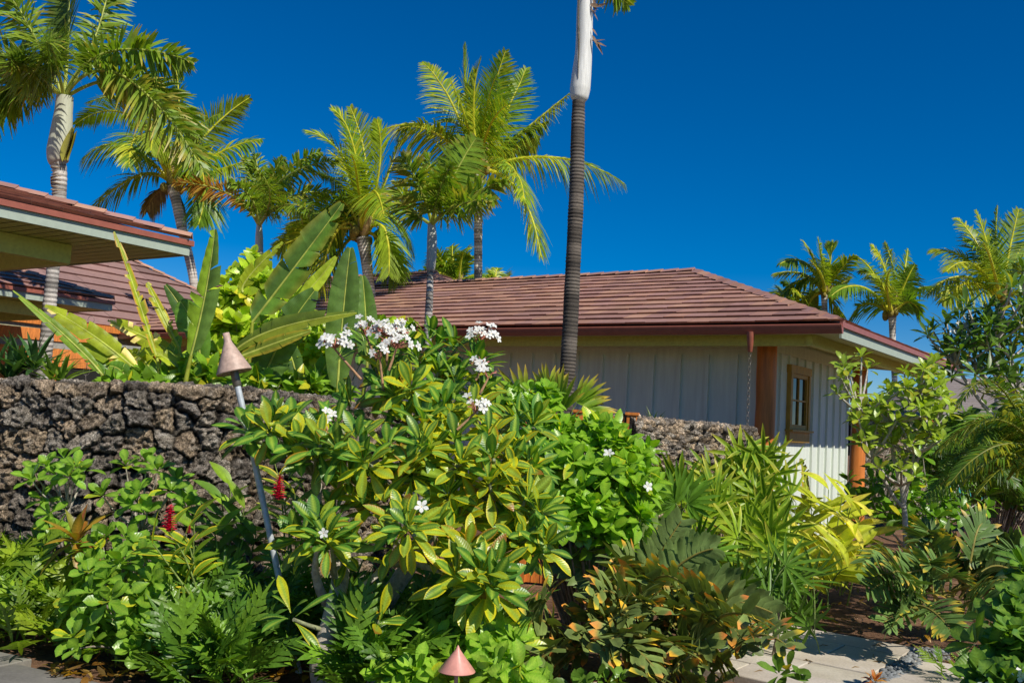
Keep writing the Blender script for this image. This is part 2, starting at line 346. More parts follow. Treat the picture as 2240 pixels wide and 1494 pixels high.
def lava_wall(name, label, path, cell, res, thick=.45, amp=.055, seed=1, tone=1.2):
    path = catmull(path, 8); seg = np.linalg.norm(np.diff(path[:, :2], axis=0), axis=1); S = np.concatenate([[0], np.cumsum(seg)])
    n = int(S[-1]/res); s = np.linspace(0, S[-1], n); pt = np.stack([np.interp(s, S, path[:, i]) for i in range(3)], 1)
    tg = np.gradient(pt[:, :2], axis=0); tg /= np.linalg.norm(tg, axis=1)[:, None]; out = np.stack([tg[:, 1], -tg[:, 0]], 1)
    top = pt[:, 2]; rc = .07
    prof = []  # (offset outward, z relative to top, normal out, normal z)
    for z in np.arange(-1.95, -rc, res): prof.append((0, z, 1, 0))
    for a in np.linspace(0, np.pi/2, 7): prof.append((-rc+rc*math.cos(a), -rc+rc*math.sin(a), math.cos(a), math.sin(a)))
    for o in np.arange(res, thick-2*rc, res): prof.append((-rc-o, 0, 0, 1))
    for a in np.linspace(0, np.pi/2, 7): prof.append((-thick+rc-rc*math.sin(a), -rc+rc*math.cos(a), -math.sin(a), math.cos(a)))
    for z in np.arange(-rc-res, -.8, -res*2): prof.append((-thick, z, -1, 0))
    pr = np.array(prof); r = np.concatenate([[0], np.cumsum(np.hypot(np.diff(pr[:, 0]), np.diff(pr[:, 1])))]); m = len(pr)
    SS, RR = np.meshgrid(s, r, indexing='ij')
    wx = SS/cell[0] + fbm(SS*3, RR*3, 3)*1.0 + fbm(SS*11, RR*11, 13)*.45; wy = RR/cell[1] + fbm(SS*3, RR*3, 9)*1.0 + fbm(SS*11, RR*11, 19)*.45
    F1, F2, idx, dx, dy = worley(wx, wy, seed); G1, G2, jdx, _, _ = worley(wx*2.7+4, wy*2.7+9, seed+40)
    wj = np.clip(.5+fbm(SS*2.3, RR*2.3, 77, 3)*1.6, .25, 1.0)
    e = np.clip((F2-F1)/.42/wj, 0, 1); e = e*e*(3-2*e); g = np.clip((G2-G1)/.5, 0, 1)
    id2 = (idx*7.77) % 1; id3 = (idx*13.3) % 1
    pit = np.clip(fbm(SS*38, RR*38, 33, 3)*2.2, -1, 1); fine = vnoise(SS*75, RR*75, 61)-.5
    h = amp*1.15*(e-.75) + (idx-.5)*.07*e + (dx*(id2-.5)+dy*(id3-.5))*.13*e + (g-.6)*.022 + fbm(SS*12, RR*12, 21, 4)*.075 + pit*.024 + fine*.018
    h = h*np.where(pr[None, :, 3] > .7, .45, 1.)
    base = np.stack([pt[:, None, 0] + out[:, None, 0]*pr[None, :, 0], pt[:, None, 1] + out[:, None, 1]*pr[None, :, 0], top[:, None] + pr[None, :, 1]], -1)
    nrm = np.stack([out[:, None, 0]*pr[None, :, 2], out[:, None, 1]*pr[None, :, 2], np.broadcast_to(pr[None, :, 3], (n, m))], -1)
    V = base + nrm*h[..., None]
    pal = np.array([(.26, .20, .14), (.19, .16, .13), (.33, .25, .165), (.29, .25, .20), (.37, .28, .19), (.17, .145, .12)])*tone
    C = pal[(idx*5.999).astype(int)] * (.7+.6*vnoise(SS*9, RR*9, 5))[..., None]
    gl = np.clip(fbm(SS*20, RR*20, 50, 3)*4, 0, 1)[..., None]; C = C*(1-.4*gl) + np.array([.42, .39, .34])*tone*.4*gl
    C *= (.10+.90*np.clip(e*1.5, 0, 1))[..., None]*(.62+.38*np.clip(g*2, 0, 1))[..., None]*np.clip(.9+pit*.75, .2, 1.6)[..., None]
    b = Buf(); b.add(V.reshape(-1, 3), quadgrid(n, m), C.reshape(-1, 3))
    # end caps
    for row in (V[0], V[-1]):
        cc = row.mean(0); vv = np.concatenate([row, [cc]]); b.add(vv, [[i, i+1, m] for i in range(m-1)], (.08, .07, .06))
    loc = pt.mean(0); loc[2] = 0
    o = mesh(name, b, 'lava', loc=loc); return tag(o, label, 'wall')
# ================================================================== GROUND
def ground():
    b = Buf()
    xs = np.unique(np.concatenate([np.linspace(-300, -12, 14), np.linspace(-12, 14, 131), np.linspace(14, 300, 14)]))
    ys = np.unique(np.concatenate([np.linspace(-60, 2, 8), np.linspace(2, 22, 101), np.linspace(22, 900, 20)]))
    X, Y = np.meshgrid(xs, ys, indexing='ij'); Z = fbm(X*1.1, Y*1.1, 2)*.06 - .03
    b.add(np.stack([X, Y, Z], -1).reshape(-1, 3), quadgrid(len(xs), len(ys)), W1)
    tag(mesh('ground', b, 'soil'), kind='structure')
ground()
def slab(buf, quad, z0, z1, col):
    q = np.array(quad); V = np.concatenate([np.c_[q[:, :2], np.full(4, z0)], np.c_[q[:, :2], np.full(4, z1)]])
    c = q.mean(0); bev = V[4:].copy(); bev[:, :2] = c[:2] + (bev[:, :2]-c[:2])*.985; V[4:, 2] -= .006
    V = np.concatenate([V, bev]); Fq = [[8, 9, 10, 11]] + [[i, (i+1) % 4, 4+(i+1) % 4, 4+i] for i in range(4)] + [[4+i, 4+(i+1) % 4, 8+(i+1) % 4, 8+i] for i in range(4)]
    buf.add(V, Fq, col)
def grid_slabs(name, O, e, f, cells, z1, mat, seed):
    b = Buf(); r = random.Random(seed)
    for (a0, a1, b0, b1) in cells:
        g = .006; q = [O+e*(a0+g)+f*(b0+g), O+e*(a1-g)+f*(b0+g), O+e*(a1-g)+f*(b1-g), O+e*(a0+g)+f*(b1-g)]
        k = r.uniform(.82, 1.1); slab(b, q, -.1, z1+r.uniform(-.003, .003), np.array([k, k*r.uniform(.96, 1), k*r.uniform(.9, 1)]))
    return tag(mesh(name, b, mat, smooth=False), kind='structure')
PA = G(1730, 1374); PB = G(2004, 1424); pe = nz(PB-PA); pf0 = nz(G(1860, 1423)-G(1897, 1404)); pf = pf0
LP = np.linalg.norm(PB-PA)
cells = []
for r_ in range(5):
    x0 = LP - r_*.0; b0 = r_*.42; k = LP; off = .0
    a = LP; st = .62 if r_ % 2 == 0 else .9
    first = .45 if r_ % 2 else .75
    while a > .3:
        a2 = a-first; cells.append((a2, a, b0, b0+.42)); a = a2; first = st
grid_slabs('path', PB - pe*LP, pe, pf, cells, .03, 'paver', 3)
# second slab group beyond the pebble strip
PC = G(2008, 1447); cells = []
for r_ in range(4):
    a = 0; first = .5 if r_ % 2 else .8
    while a < 2.6: cells.append((a, a+first, r_*.42, r_*.42+.42)); a += first; first = .75
grid_slabs('path', PC, pe, pf, cells, .03, 'paver', 5)
# grey slabs at the lower left corner
QA = G(72, 1448); qe = nz(QA-G(0, 1432)); qf = nz(np.array([qe[1], -qe[0], 0])); cells = []
for r_ in range(4):
    a = 0
    for k in range(4): cells.append((a-.9, a, r_*.34, r_*.34+.34)); a -= .9
grid_slabs('path', QA, qe, qf, cells, .02, 'concrete', 6)
def concrete_strip():
    O = G(62, 1457); b = Buf(); slab(b, [O+qf*.02-qe*6, O+qf*.02+qe*.95, O+qf*2.5+qe*1.0, O+qf*2.5-qe*6], -.1, .012, np.array([.8, .8, .8]))
    tag(mesh('pavement', b, 'concrete', smooth=False), kind='structure')
concrete_strip()
def rock(buf, c, r, col, sq=(1, 1, .6)):
    n, m = 7, 9; th = np.linspace(0.02, np.pi-.02, n); ph = np.linspace(0, 2*np.pi, m, endpoint=False); T, Ph = np.meshgrid(th, ph, indexing='ij')
    k = 1+.3*(vnoise(T*1.3+c[0]*40, np.sin(Ph)*1.4+c[1]*40+3, 4)-.5)
    V = np.stack([np.sin(T)*np.cos(Ph)*sq[0], np.sin(T)*np.sin(Ph)*sq[1], np.cos(T)*sq[2]], -1)*r*k[..., None]
    a = R_.random()*6.28; ca, sa = math.cos(a), math.sin(a); V = V @ np.array([[ca, sa, 0], [-sa, ca, 0], [0, 0, 1]])
    buf.add(V.reshape(-1, 3)+c, quadgrid(n, m, True), col)
def pebbles():
    b = Buf()
    for i in range(900):
        f = R_.random(); g = R_.random(); p = PB + pf*(f*1.9-.06) + pe*(.02+g*(.10+.09*(1-f)))
        if np.linalg.norm(p-PC) > 9: continue
        k = R_.uniform(.5, 1.1); rock(b, np.array([p[0], p[1], .0+R_.uniform(0, .03)]), R_.uniform(.012, .03), np.array([.20, .21, .21])*k, (1, R_.uniform(.6, 1), .6))
    for i in range(240):
        p = G(R_.uniform(1985, 2075), R_.uniform(1424, 1448)); rock(b, p+c3(0, 0, .012), R_.uniform(.012, .03), np.array([.20, .2, .19])*R_.uniform(.4, 1), (1, .8, .6))
    tag(mesh('pebbles', b, 'bark'), 'grey pebbles filling the drain strip between the pale path slabs', 'pebbles', kind='stuff')
pebbles()
def litter():
    b = Buf()
    for i in range(700):
        px_ = R_.uniform(1690, 2240); p = G(px_, R_.uniform(1180, 1366+.19*(px_-1740))); a = R_.random()*6.28
        if R_.random() < .35: p = G(R_.uniform(100, 700), R_.uniform(1455, 1494))
        col = R_.choice([(.14, .07, .03), (.11, .065, .04), (.17, .12, .07), (.07, .045, .03), (.22, .12, .02)])
        leaf(b, p+c3(0, 0, .035), c3(math.cos(a), math.sin(a), R_.uniform(-.1, .25)), c3(R_.uniform(-.4, .4), R_.uniform(-.4, .4), 1), R_.uniform(.03, .12), R_.uniform(.008, .022), col, bend=R_.uniform(-1, 1.5), n=4)
    for i in range(120):
        p = G(R_.uniform(1640, 2240), R_.uniform(1190, 1480)); a = R_.random()*6.28; q = p + .2*c3(math.cos(a), math.sin(a), .1)
        tube(b, [p+c3(0, 0, .01), (p+q)/2+c3(0, 0, .03), q], [.004, .003, .002], 4, c3(.16, .10, .06))
    tag(mesh('leaf_litter', b, 'fern'), 'dry brown fallen leaves and twigs scattered on bare soil', 'litter', kind='stuff')
litter()
# ================================================================== MAIN HOUSE
VPU = ray(-1964, 760); VPV = ray(2640, 1018)
hv = nz([VPV[0], VPV[1], 0]); hu = np.array([-hv[1], hv[0], 0.0])
hu = hu if hu[0] < 0 else -hu
UP = np.array([0, 0, 1.0])
def solve_plan(px, py, O, dirv):
    """parameter along plan line O+s*dirv hit by the vertical plane through the pixel ray, and the height there"""
    r = ray(px, py); A = np.array([[dirv[0], -r[0]], [dirv[1], -r[1]]]); s, t = np.linalg.solve(A, -O[:2]); return s, EYE + t*r[2]
E = P(1836, 708, 12.8); ZE = E[2]; E0 = np.array([E[0], E[1], 0])
def B(a, b, z): return E0 + hu*a + hv*b + UP*z
TC = [(.40, .215, .16), (.45, .24, .165), (.355, .19, .155), (.48, .27, .18), (.38, .21, .175)]
def tiles(buf, corner, ea, eb, a_of, nrow, rise, run, tw=.33, th=.032, cols=TC, rnd=None, step=.012, tone=1.0):
    """tiles on a slope: corner = eave origin, ea along eave, eb horizontal up-slope; a_of(f)->(a0,a1) extents at slope fraction f"""
    rnd = rnd or R_; sl = nz(eb*run + UP*rise); nrm = nz(np.cross(ea, sl)); nrm = nrm if nrm[2] > 0 else -nrm; Ls = math.hypot(rise, run); ex = Ls/nrow
    for k in range(nrow):
        f0 = k/nrow; f1 = (k+1)/nrow; A0, A1 = a_of(f0); B0, B1 = a_of(f1); off = rnd.random()*tw; a = A0 - off
        while a < A1:
            x0 = max(a, A0); x1 = min(a+tw-.004, A1); y0 = min(max(a, B0), B1); y1 = min(max(a+tw-.004, B0), B1)
            a += tw
            if x1-x0 < .01: continue
            j = rnd.uniform(0, .014); t2 = th*rnd.uniform(.85, 1.2)
            lo = -.0 - j
            p = [corner + ea*x0 + sl*(f0*Ls+lo), corner + ea*x1 + sl*(f0*Ls+lo), corner + ea*y1 + sl*(f1*Ls+.01), corner + ea*y0 + sl*(f1*Ls+.01)]
            sag = nrm*.02*float(vnoise(np.array(a*.5), np.array(k*.3), 8)); p = [q_+sag for q_ in p]
            V = [p[0]+nrm*t2, p[1]+nrm*t2, p[2]+nrm*.006, p[3]+nrm*.006, p[0]+sl*.03-nrm*.004, p[1]+sl*.03-nrm*.004]
            c = (.8*np.array(rnd.choice(cols))+.2*np.array(cols[0]))*rnd.uniform(.90, 1.08)*tone*(.82 if rnd.random() < .06 else 1)*(.86+.28*float(vnoise(np.array(a*.7), np.array(k*.35), 3)))
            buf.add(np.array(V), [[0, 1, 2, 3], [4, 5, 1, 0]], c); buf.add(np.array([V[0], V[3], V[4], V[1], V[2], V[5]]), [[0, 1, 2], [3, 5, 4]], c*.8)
def caps(buf, p0, p1, w=.11, ln=.32, h=.035, tone=1.):
    L = np.linalg.norm(p1-p0); d = (p1-p0)/L; sd = nz(np.cross(d, UP)); n = np.cross(sd, d); k = int(L/ln)
    for i in range(k):
        c = np.array(R_.choice(TC))*R_.uniform(.85, 1.15)*tone; a = p0+d*(i*ln-.02); b_ = p0+d*((i+1)*ln)
        V = []
        for q, lift in ((a, .026), (b_, .008)):
            V += [q-sd*w-UP*h+n*lift, q+n*(h*.7+lift), q+sd*w-UP*h+n*lift]
        V += [V[0]-n*.025, V[1]-n*.03, V[2]-n*.025]
        buf.add(np.array(V), [[0, 1, 4, 3], [1, 2, 5, 4], [6, 7, 1, 0], [7, 8, 2, 1]], c)
def house():
    s, zr = solve_plan(1517, 596, E0, hu+hv); OV = 1.38; LEN = 17.0; SIDE = max(2*s, 6.0)
    rt = thing('house', 'green board and batten house with red tile hip roof and log posts', 'house', B(6, 4, 0))
    # roof
    b = Buf(); zt = ZE + .02
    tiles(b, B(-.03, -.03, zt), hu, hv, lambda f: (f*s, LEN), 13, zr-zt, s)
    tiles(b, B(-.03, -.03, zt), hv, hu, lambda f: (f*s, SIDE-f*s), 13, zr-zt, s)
    # back slope, plain
    V = [B(s, s, zr-.01), B(LEN, s, zr-.01), B(LEN, 2*s, ZE), B(0, 2*s, ZE)]; b.add(np.array(V), [[0, 1, 2, 3]], TC[0])
    V = [B(.05, .05, zt-.01), B(LEN, .05, zt-.01), B(LEN, s, zr-.03), B(s, s, zr-.03)]; b.add(np.array(V), [[0, 1, 2, 3]], (.05, .03, .03))
    V = [B(.05, .05, zt-.012), B(.05, SIDE, zt-.012), B(s, SIDE-s, zr-.032), B(s, s, zr-.032)]; b.add(np.array(V), [[0, 3, 2, 1]], (.05, .03, .03))
    roof = mesh('roof', b, 'tile', rt, smooth=False)
    b = Buf(); caps(b, B(0.05, .05, zt+.045), B(s, s, zr+.05)); caps(b, B(s, s, zr+.045), B(LEN, s, zr+.045)); caps(b, B(0, SIDE, zt+.05), B(s, SIDE-s, zr+.05))
    mesh('ridge_caps', b, 'tile', roof, smooth=False)
    # gutter (front): rounded profile swept along hu
    b = Buf(); pr = [(.0, .0), (-.085, .0), (-.09, -.012), (-.088, -.03), (-.075, -.075), (-.055, -.115), (-.045, -.125), (0, -.125)]
    rows = [np.array([B(a, q[0]+.02, ZE-.005+q[1]) for q in pr]) for a in (-.05, LEN)]
    b.add(np.concatenate(rows), quadgrid(2, len(pr)), W1); b.add(rows[0], [[0, 1, 2, 3], [0, 3, 4, 7], [4, 5, 6, 7]], W1); gut = mesh('gutter', b, 'gutter', rt, smooth=False)
    b = Buf(); a_ch, _ = solve_plan(1641, 740, B(0, -.03, 0), hu); pa = B(a_ch, -.02, 0)
    tube(b, [pa+UP*(ZE-.10), pa+UP*(ZE-.14), pa+UP*(ZE-.37), pa+UP*(ZE-.375)], [.06, .055, .032, .028], 12); mesh('outlet', b, 'gutter', gut)
    # right eave: thin red edge and pale fascia
    b = Buf(); box(b, B(-.035, SIDE/2, ZE-.012), hu*.02, hv*(SIDE/2+.03), UP*.035); mesh('drip_edge', b, 'gutter', rt, smooth=False)
    b = Buf(); box(b, B(0.0, SIDE/2+.03, ZE-.115), hu*.016, hv*(SIDE/2-.03), UP*.066); mesh('fascia', b, 'fascia', rt, smooth=False)
    # soffit: sloping boards under the roof
    b = Buf(); nb = 14; zs = ZE-.13
    for i in range(nb):   # right side boards
        a0 = .03+i*(OV)/nb; a1 = a0+OV/nb-.006; z0 = zs+a0*.08; z1 = zs+a1*.08
        V = [B(a0, a0, z0), B(a0, SIDE, z0), B(a1, SIDE, z1), B(a1, a1, z1)]; b.add(np.array(V), [[0, 1, 2, 3]], W1)
        V = [B(a0, a0, z0), B(LEN, a0, z0), B(LEN, a1, z1), B(a1, a1, z1)]; b.add(np.array(V), [[0, 3, 2, 1]], W1)
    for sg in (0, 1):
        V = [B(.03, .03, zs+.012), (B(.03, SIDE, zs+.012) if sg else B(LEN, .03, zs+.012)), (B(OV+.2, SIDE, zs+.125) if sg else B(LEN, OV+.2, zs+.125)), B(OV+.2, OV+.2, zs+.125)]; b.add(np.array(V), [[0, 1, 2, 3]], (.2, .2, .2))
    mesh('soffit', b, 'soffit', rt, smooth=False)
    # olive beams: front fascia board behind gutter, side beam
    b = Buf(); box(b, B(LEN/2+.45, .52, ZE-.165), hu*(LEN/2-.1), hv*.045, UP*.075); mesh('beam', b, 'trim', rt, smooth=False)
    b = Buf(); box(b, B(.52, SIDE/2+.2, ZE-.165), hu*.045, hv*(SIDE/2-.20), UP*.075); mesh('beam', b, 'trim', rt, smooth=False)
    # walls with battens
    zt2 = ZE-.02
    b_end, _ = solve_plan(1857, 900, B(OV, 0, 0), hv)
    b = Buf(); V = [B(OV, OV, -.1), B(LEN, OV, -.1), B(LEN, OV, zt2), B(OV, OV, zt2)]; b.add(np.array(V), [[0, 1, 2, 3]], W1)
    a, _ = solve_plan(1610, 850, B(0, OV, 0), hu); a_n, _ = solve_plan(1547, 850, B(0, OV, 0), hu); st = a_n-a
    while a < LEN:
        box(b, B(a, OV-.014, 1.39), hu*.027, hv*.028, UP*1.48); a += st
    box(b, B(LEN/2+OV/2, OV-.02, zt2-.10), hu*(LEN/2-OV/2), hv*.022, UP*.075)
    mesh('wall', b, 'board', rt, smooth=False)
    b = Buf(); V = [B(OV, OV, -.1), B(OV, b_end, -.1), B(OV, b_end, zt2), B(OV, OV, zt2)]; b.add(np.array(V), [[0, 3, 2, 1]], W1)
    w0, _ = solve_plan(1720, 880, B(OV, 0, 0), hv); w1, _ = solve_plan(1764, 880, B(OV, 0, 0), hv)
    bb = OV+.30; dw = (b_end-OV)/10.2
    while bb < b_end:
        if w0-.03 < bb < w1+.03:
            zsill = EYE-.02
            box(b, B(OV-.012, bb, .62), hu*.014, hv*.026, UP*.72); box(b, B(OV-.014, bb, 2.80), hu*.018, hv*.024, UP*.13)
        else: box(b, B(OV-.014, bb, 1.40), hu*.024, hv*.026, UP*1.52)
        bb += dw
    box(b, B(OV-.015, (OV+b_end)/2, zt2-.13), hu*.018, hv*((b_end-OV)/2), UP*.09)
    V = [B(OV, b_end, -.1), B(OV+3, b_end, -.1), B(OV+3, b_end, zt2), B(OV, b_end, zt2)]; b.add(np.array(V), [[0, 1, 2, 3]], W1)
    mesh('wall', b, 'board', rt, smooth=False)
    # window on the right wall
    _, ztop = solve_plan(1722, 797, B(OV, 0, 0), hv); _, zbot = solve_plan(1720, 966, B(OV, 0, 0), hv)
    wc = (w0+w1)/2; hw = (w1-w0)/2; zc = (ztop+zbot)/2; hh = (ztop-zbot)/2
    b = Buf()
    fw = .085
    box(b, B(OV-.035, wc-hw+fw/2, zc), hu*.035, hv*fw/2, UP*hh); box(b, B(OV-.035, wc+hw-fw/2, zc), hu*.035, hv*fw/2, UP*hh)
    box(b, B(OV-.037, wc, ztop-.06), hu*.038, hv*(hw+.02), UP*.062); box(b, B(OV-.035, wc, zbot+.085), hu*.034, hv*(hw-fw), UP*.085)
    fr = mesh('window', b, 'winframe', rt, smooth=False)
    b = Buf(); box(b, B(OV-.06, wc, zbot+.175), hu*.065, hv*(hw+.03), UP*.017); mesh('sill', b, 'winframe', fr, smooth=False)
    b = Buf(); zi0 = zbot+.20; zi1 = ztop-.125; ih = (zi1-zi0)/2; iz = (zi0+zi1)/2; iw = hw-fw
    for sg in (-1, 1): box(b, B(OV-.03, wc+sg*(iw-.03), iz), hu*.02, hv*.03, UP*ih)
    box(b, B(OV-.03, wc, zi0+.035), hu*.02, hv*(iw-.06), UP*.035); box(b, B(OV-.03, wc, zi1-.03), hu*.02, hv*(iw-.06), UP*.03)
    box(b, B(OV-.026, wc, iz), hu*.012, hv*.012, UP*(ih-.06)); box(b, B(OV-.028, wc, iz+.02), hu*.012, hv*(iw-.06), UP*.012)
    mesh('sash', b, 'winframe', fr, smooth=False)
    b = Buf(); V = [B(OV-.014, wc-iw, zi0), B(OV-.014, wc+iw, zi0), B(OV-.014, wc+iw, zi1), B(OV-.014, wc-iw, zi1)]; b.add(np.array(V), [[0, 1, 2, 3]], W1); mesh('pane', b, 'glass', fr, smooth=False)
    # log posts
    for (px, rad, bp) in ((1673, .135, OV-.06), (1868, .125, None)):
        if bp is not None:
            aa, _ = solve_plan(px, 900, B(0, OV-.10, 0), hu); c = B(aa, OV-.10, 0)
        else:
            bb, _ = solve_plan(px, 950, B(OV-.02, 0, 0), hv); c = B(OV-.10, bb-.05, 0)
        b = Buf(); n = 30; zz = np.linspace(-.1, ZE-.12, n); pts = np.stack([c[0]+fbm(zz*.9, zz*0+px, 4)*.05, c[1]+fbm(zz*.9, zz*0+px+7, 4)*.05, zz], 1)
        tube(b, pts, rad*(1.12-.05*zz/3+fbm(zz*1.5, zz*0+px, 6)*.12), 16); mesh('post', b, 'post', rt)
    # second roof joining behind
    b = Buf(); s2, z2 = solve_plan(953, 599, B(0, s+2.2, 0), hu)
    run2 = 4.2; rise2 = 1.75; c2 = B(s2-run2, s+2.2-run2, z2-rise2)
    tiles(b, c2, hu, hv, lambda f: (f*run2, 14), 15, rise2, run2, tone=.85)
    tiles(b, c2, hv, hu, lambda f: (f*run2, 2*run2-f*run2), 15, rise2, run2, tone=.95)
    caps(b, c2+hu*run2+hv*run2+UP*(rise2+.045), c2+hu*14+hv*run2+UP*(rise2+.045)); caps(b, c2+hu*run2*.6+hv*run2*.6+UP*(rise2*.6+.045), c2+hu*run2+hv*run2+UP*(rise2+.045))
    V = [c2-UP*.02, c2+hu*14-UP*.02, c2+hu*14+hv*run2+UP*(rise2-.02), c2+(hu+hv)*run2+UP*(rise2-.02), c2+hv*2*run2-UP*.02]; b.add(np.array(V), [[0, 1, 2, 3]], (.05, .03, .03)); b.add(np.array([V[0], V[3], V[4]]), [[0, 1, 2]], (.05, .03, .03))
    mesh('roof', b, 'tile', rt, smooth=False)
    return pa, a_ch
chain_p, _ = house()
def rain_chain(p, ztop, zbot, label, name='rain_chain', lw=.022, lh=.034):
    b = Buf(); z = ztop; i = 0; th = np.linspace(0, 2*np.pi, 13)
    while z > zbot:
        ax = nz([math.cos(.3+1.57*(i % 2)), math.sin(.3+1.57*(i % 2)), 0])
        pts = [p*c3(1, 1, 0) + ax*lw*math.cos(t) + UP*(z + lh*math.sin(t)) for t in th]
        tube(b, pts, .0035, 5, cap=False); z -= lh*1.62; i += 1
    o = mesh(name, b, 'chain', loc=[p[0], p[1], zbot]); tag(o, label, 'rain chain', 'rain chains hanging from gutters')
rain_chain(chain_p, ZE-.39, .35, 'rain chain hanging from the red gutter beside the front log post')
# ================================================================== LEFT PAVILIONS AND WING
def pavilion(K, name, label, lenv, lenu, pitch, ov=1.5, tone=1., under=True, wallpx=None):
    rt = thing(name, label, 'roof', [K[0]-2, K[1]-2, 0]); K0 = np.array([K[0], K[1], 0]); z = K[2]
    def Q(a, b, h): return K0 + hu*a - hv*b + UP*h      # a to the left, b toward the camera
    b = Buf(); half = lenu/2; rise = math.tan(pitch)*half; nrow = max(6, int(half/math.cos(pitch)/.29))
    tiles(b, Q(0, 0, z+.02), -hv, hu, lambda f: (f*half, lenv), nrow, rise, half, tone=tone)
    V = [Q(0.05, 0, z), Q(.05, lenv, z), Q(half, lenv, z+rise-.02), Q(half, half, z+rise-.02), Q(lenu, 0, z)]; b.add(np.array(V), [[0, 1, 2, 3]], (.05, .03, .03)); b.add(np.array([V[0], V[3], V[4]]), [[0, 1, 2]], TC[0])
    V2 = [Q(half, lenv, z+rise), Q(half, half, z+rise), Q(lenu, 0, z), Q(lenu, lenv, z)]; b.add(np.array(V2), [[0, 1, 2, 3]], TC[0])
    caps(b, Q(0, 0, z+.06), Q(half, half, z+rise+.05), tone=tone)
    roof = mesh('roof', b, 'tile', rt, smooth=False)
    b = Buf(); box(b, Q(-.02, lenv/2, z-.02), hu*.02, hv*(lenv/2+.03), UP*.03); box(b, Q(lenu/2, -.03, z-.02), hu*(lenu/2+.03), hv*.018, UP*.03); mesh('drip_edge', b, 'gutter', rt, smooth=False)
    b = Buf(); box(b, Q(.01, lenv/2, z-.107), hu*.015, hv*lenv/2, UP*.055); box(b, Q(lenu/2, 0, z-.107), hu*lenu/2, hv*.015, UP*.055); mesh('fascia', b, 'fascia', rt, smooth=False)
    b = Buf(); nb = int(lenv/.16); zs = z-.15
    for i in range(nb):
        a0 = .03+i*.16; V = [Q(.02, a0, zs), Q(lenu, a0, zs), Q(lenu, a0+.140, zs), Q(.02, a0+.140, zs)]; b.add(np.array(V), [[0, 1, 2, 3]], W1)
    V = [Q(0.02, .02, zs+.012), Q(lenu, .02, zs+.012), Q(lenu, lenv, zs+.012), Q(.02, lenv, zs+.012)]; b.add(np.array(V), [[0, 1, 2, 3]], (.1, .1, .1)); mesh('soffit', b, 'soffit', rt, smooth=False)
    b = Buf(); box(b, Q(ov*.6, lenv/2+ov*.6, zs-.11), hu*.05, hv*(lenv/2), UP*.105); mesh('beam', b, 'trim', rt, smooth=False)
    b = Buf(); box(b, Q(lenu/2+ov*.6+.06, ov*.6+.0, zs-.11), hu*(lenu/2), hv*.05, UP*.105); mesh('beam', b, 'trim', rt, smooth=False)
    return rt, Q
K1 = P(414, 529, 11.2); pavilion(K1, 'entry_pavilion', 'near pavilion roof corner with wide pale green eave at upper left', 9, 7, math.radians(15.5))
K2 = P(245, 660, 17.0); rt2, Q2 = pavilion(K2, 'porch_pavilion', 'lower small tiled porch roof behind the palm trunk, under the big eave', 6, 5, math.radians(19), ov=1.0)
K3 = P(719, 776, 27.0)
def wing():
    rt = thing('guest_wing', 'brown tiled wing with orange wood wall far behind the left stone wall', 'house', [K3[0]-4, K3[1]-4, 0])
    K0 = np.array([K3[0], K3[1], 0]); z = K3[2]
    def Q(a, b, h): return K0 + hu*a - hv*b + UP*h
    s, zh = solve_plan(300, 577, K0, hu-hv)
    half = s*1.25; rise = (zh-z)*1.25; b = Buf(); cols = [(.30, .18, .16), (.28, .17, .15), (.32, .19, .165)]
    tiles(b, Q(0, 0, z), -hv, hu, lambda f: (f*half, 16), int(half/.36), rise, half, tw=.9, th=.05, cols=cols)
    V = [Q(0, 0, z-.02), Q(0, 16, z-.02), Q(half, 16, z+rise-.02), Q(half, half, z+rise-.02), Q(half*2, 0, z)]; b.add(np.array(V), [[0, 1, 2, 3]], (.05, .03, .03)); b.add(np.array([V[0], V[3], V[4]]), [[0, 1, 2]], TC[0])
    caps(b, Q(0, 0, z+.06), Q(half, half, z+rise+.05)); mesh('roof', b, 'tile', rt, smooth=False)
    b = Buf(); box(b, Q(-.03, 8, z-.06), hu*.05, hv*8, UP*.07); mesh('gutter', b, 'wood', rt, smooth=False)
    b = Buf(); box(b, Q(.02, 8, z-.28), hu*.03, hv*8, UP*.15); mesh('fascia', b, 'cream', rt, smooth=False)
    b = Buf(); box(b, Q(.5, 8, z-.58), hu*.10, hv*8, UP*.13); mesh('beam', b, 'wood', rt, smooth=False)
    b = Buf(); box(b, Q(.62, 8, z-.80), hu*.05, hv*8, UP*.09); mesh('frieze', b, 'greywall', rt, smooth=False)
    b = Buf()
    for i in range(5): box(b, Q(.75, 2.4+i*3.1, z-1.55), hu*.06, hv*1.5, UP*.66)
    mesh('panel', b, 'wood', rt, smooth=False)
    b = Buf(); box(b, Q(1.0, 8, z/2-.1), hu*.05, hv*8, UP*(z/2-.02)); mesh('wall', b, 'greywall', rt, smooth=False)
    for i in range(6):
        b = Buf(); box(b, Q(.70, .8+i*3.1, z/2-.4), hu*.09, hv*.14, UP*(z/2-.4)); mesh('post', b, 'wood', rt, smooth=False)
wing()
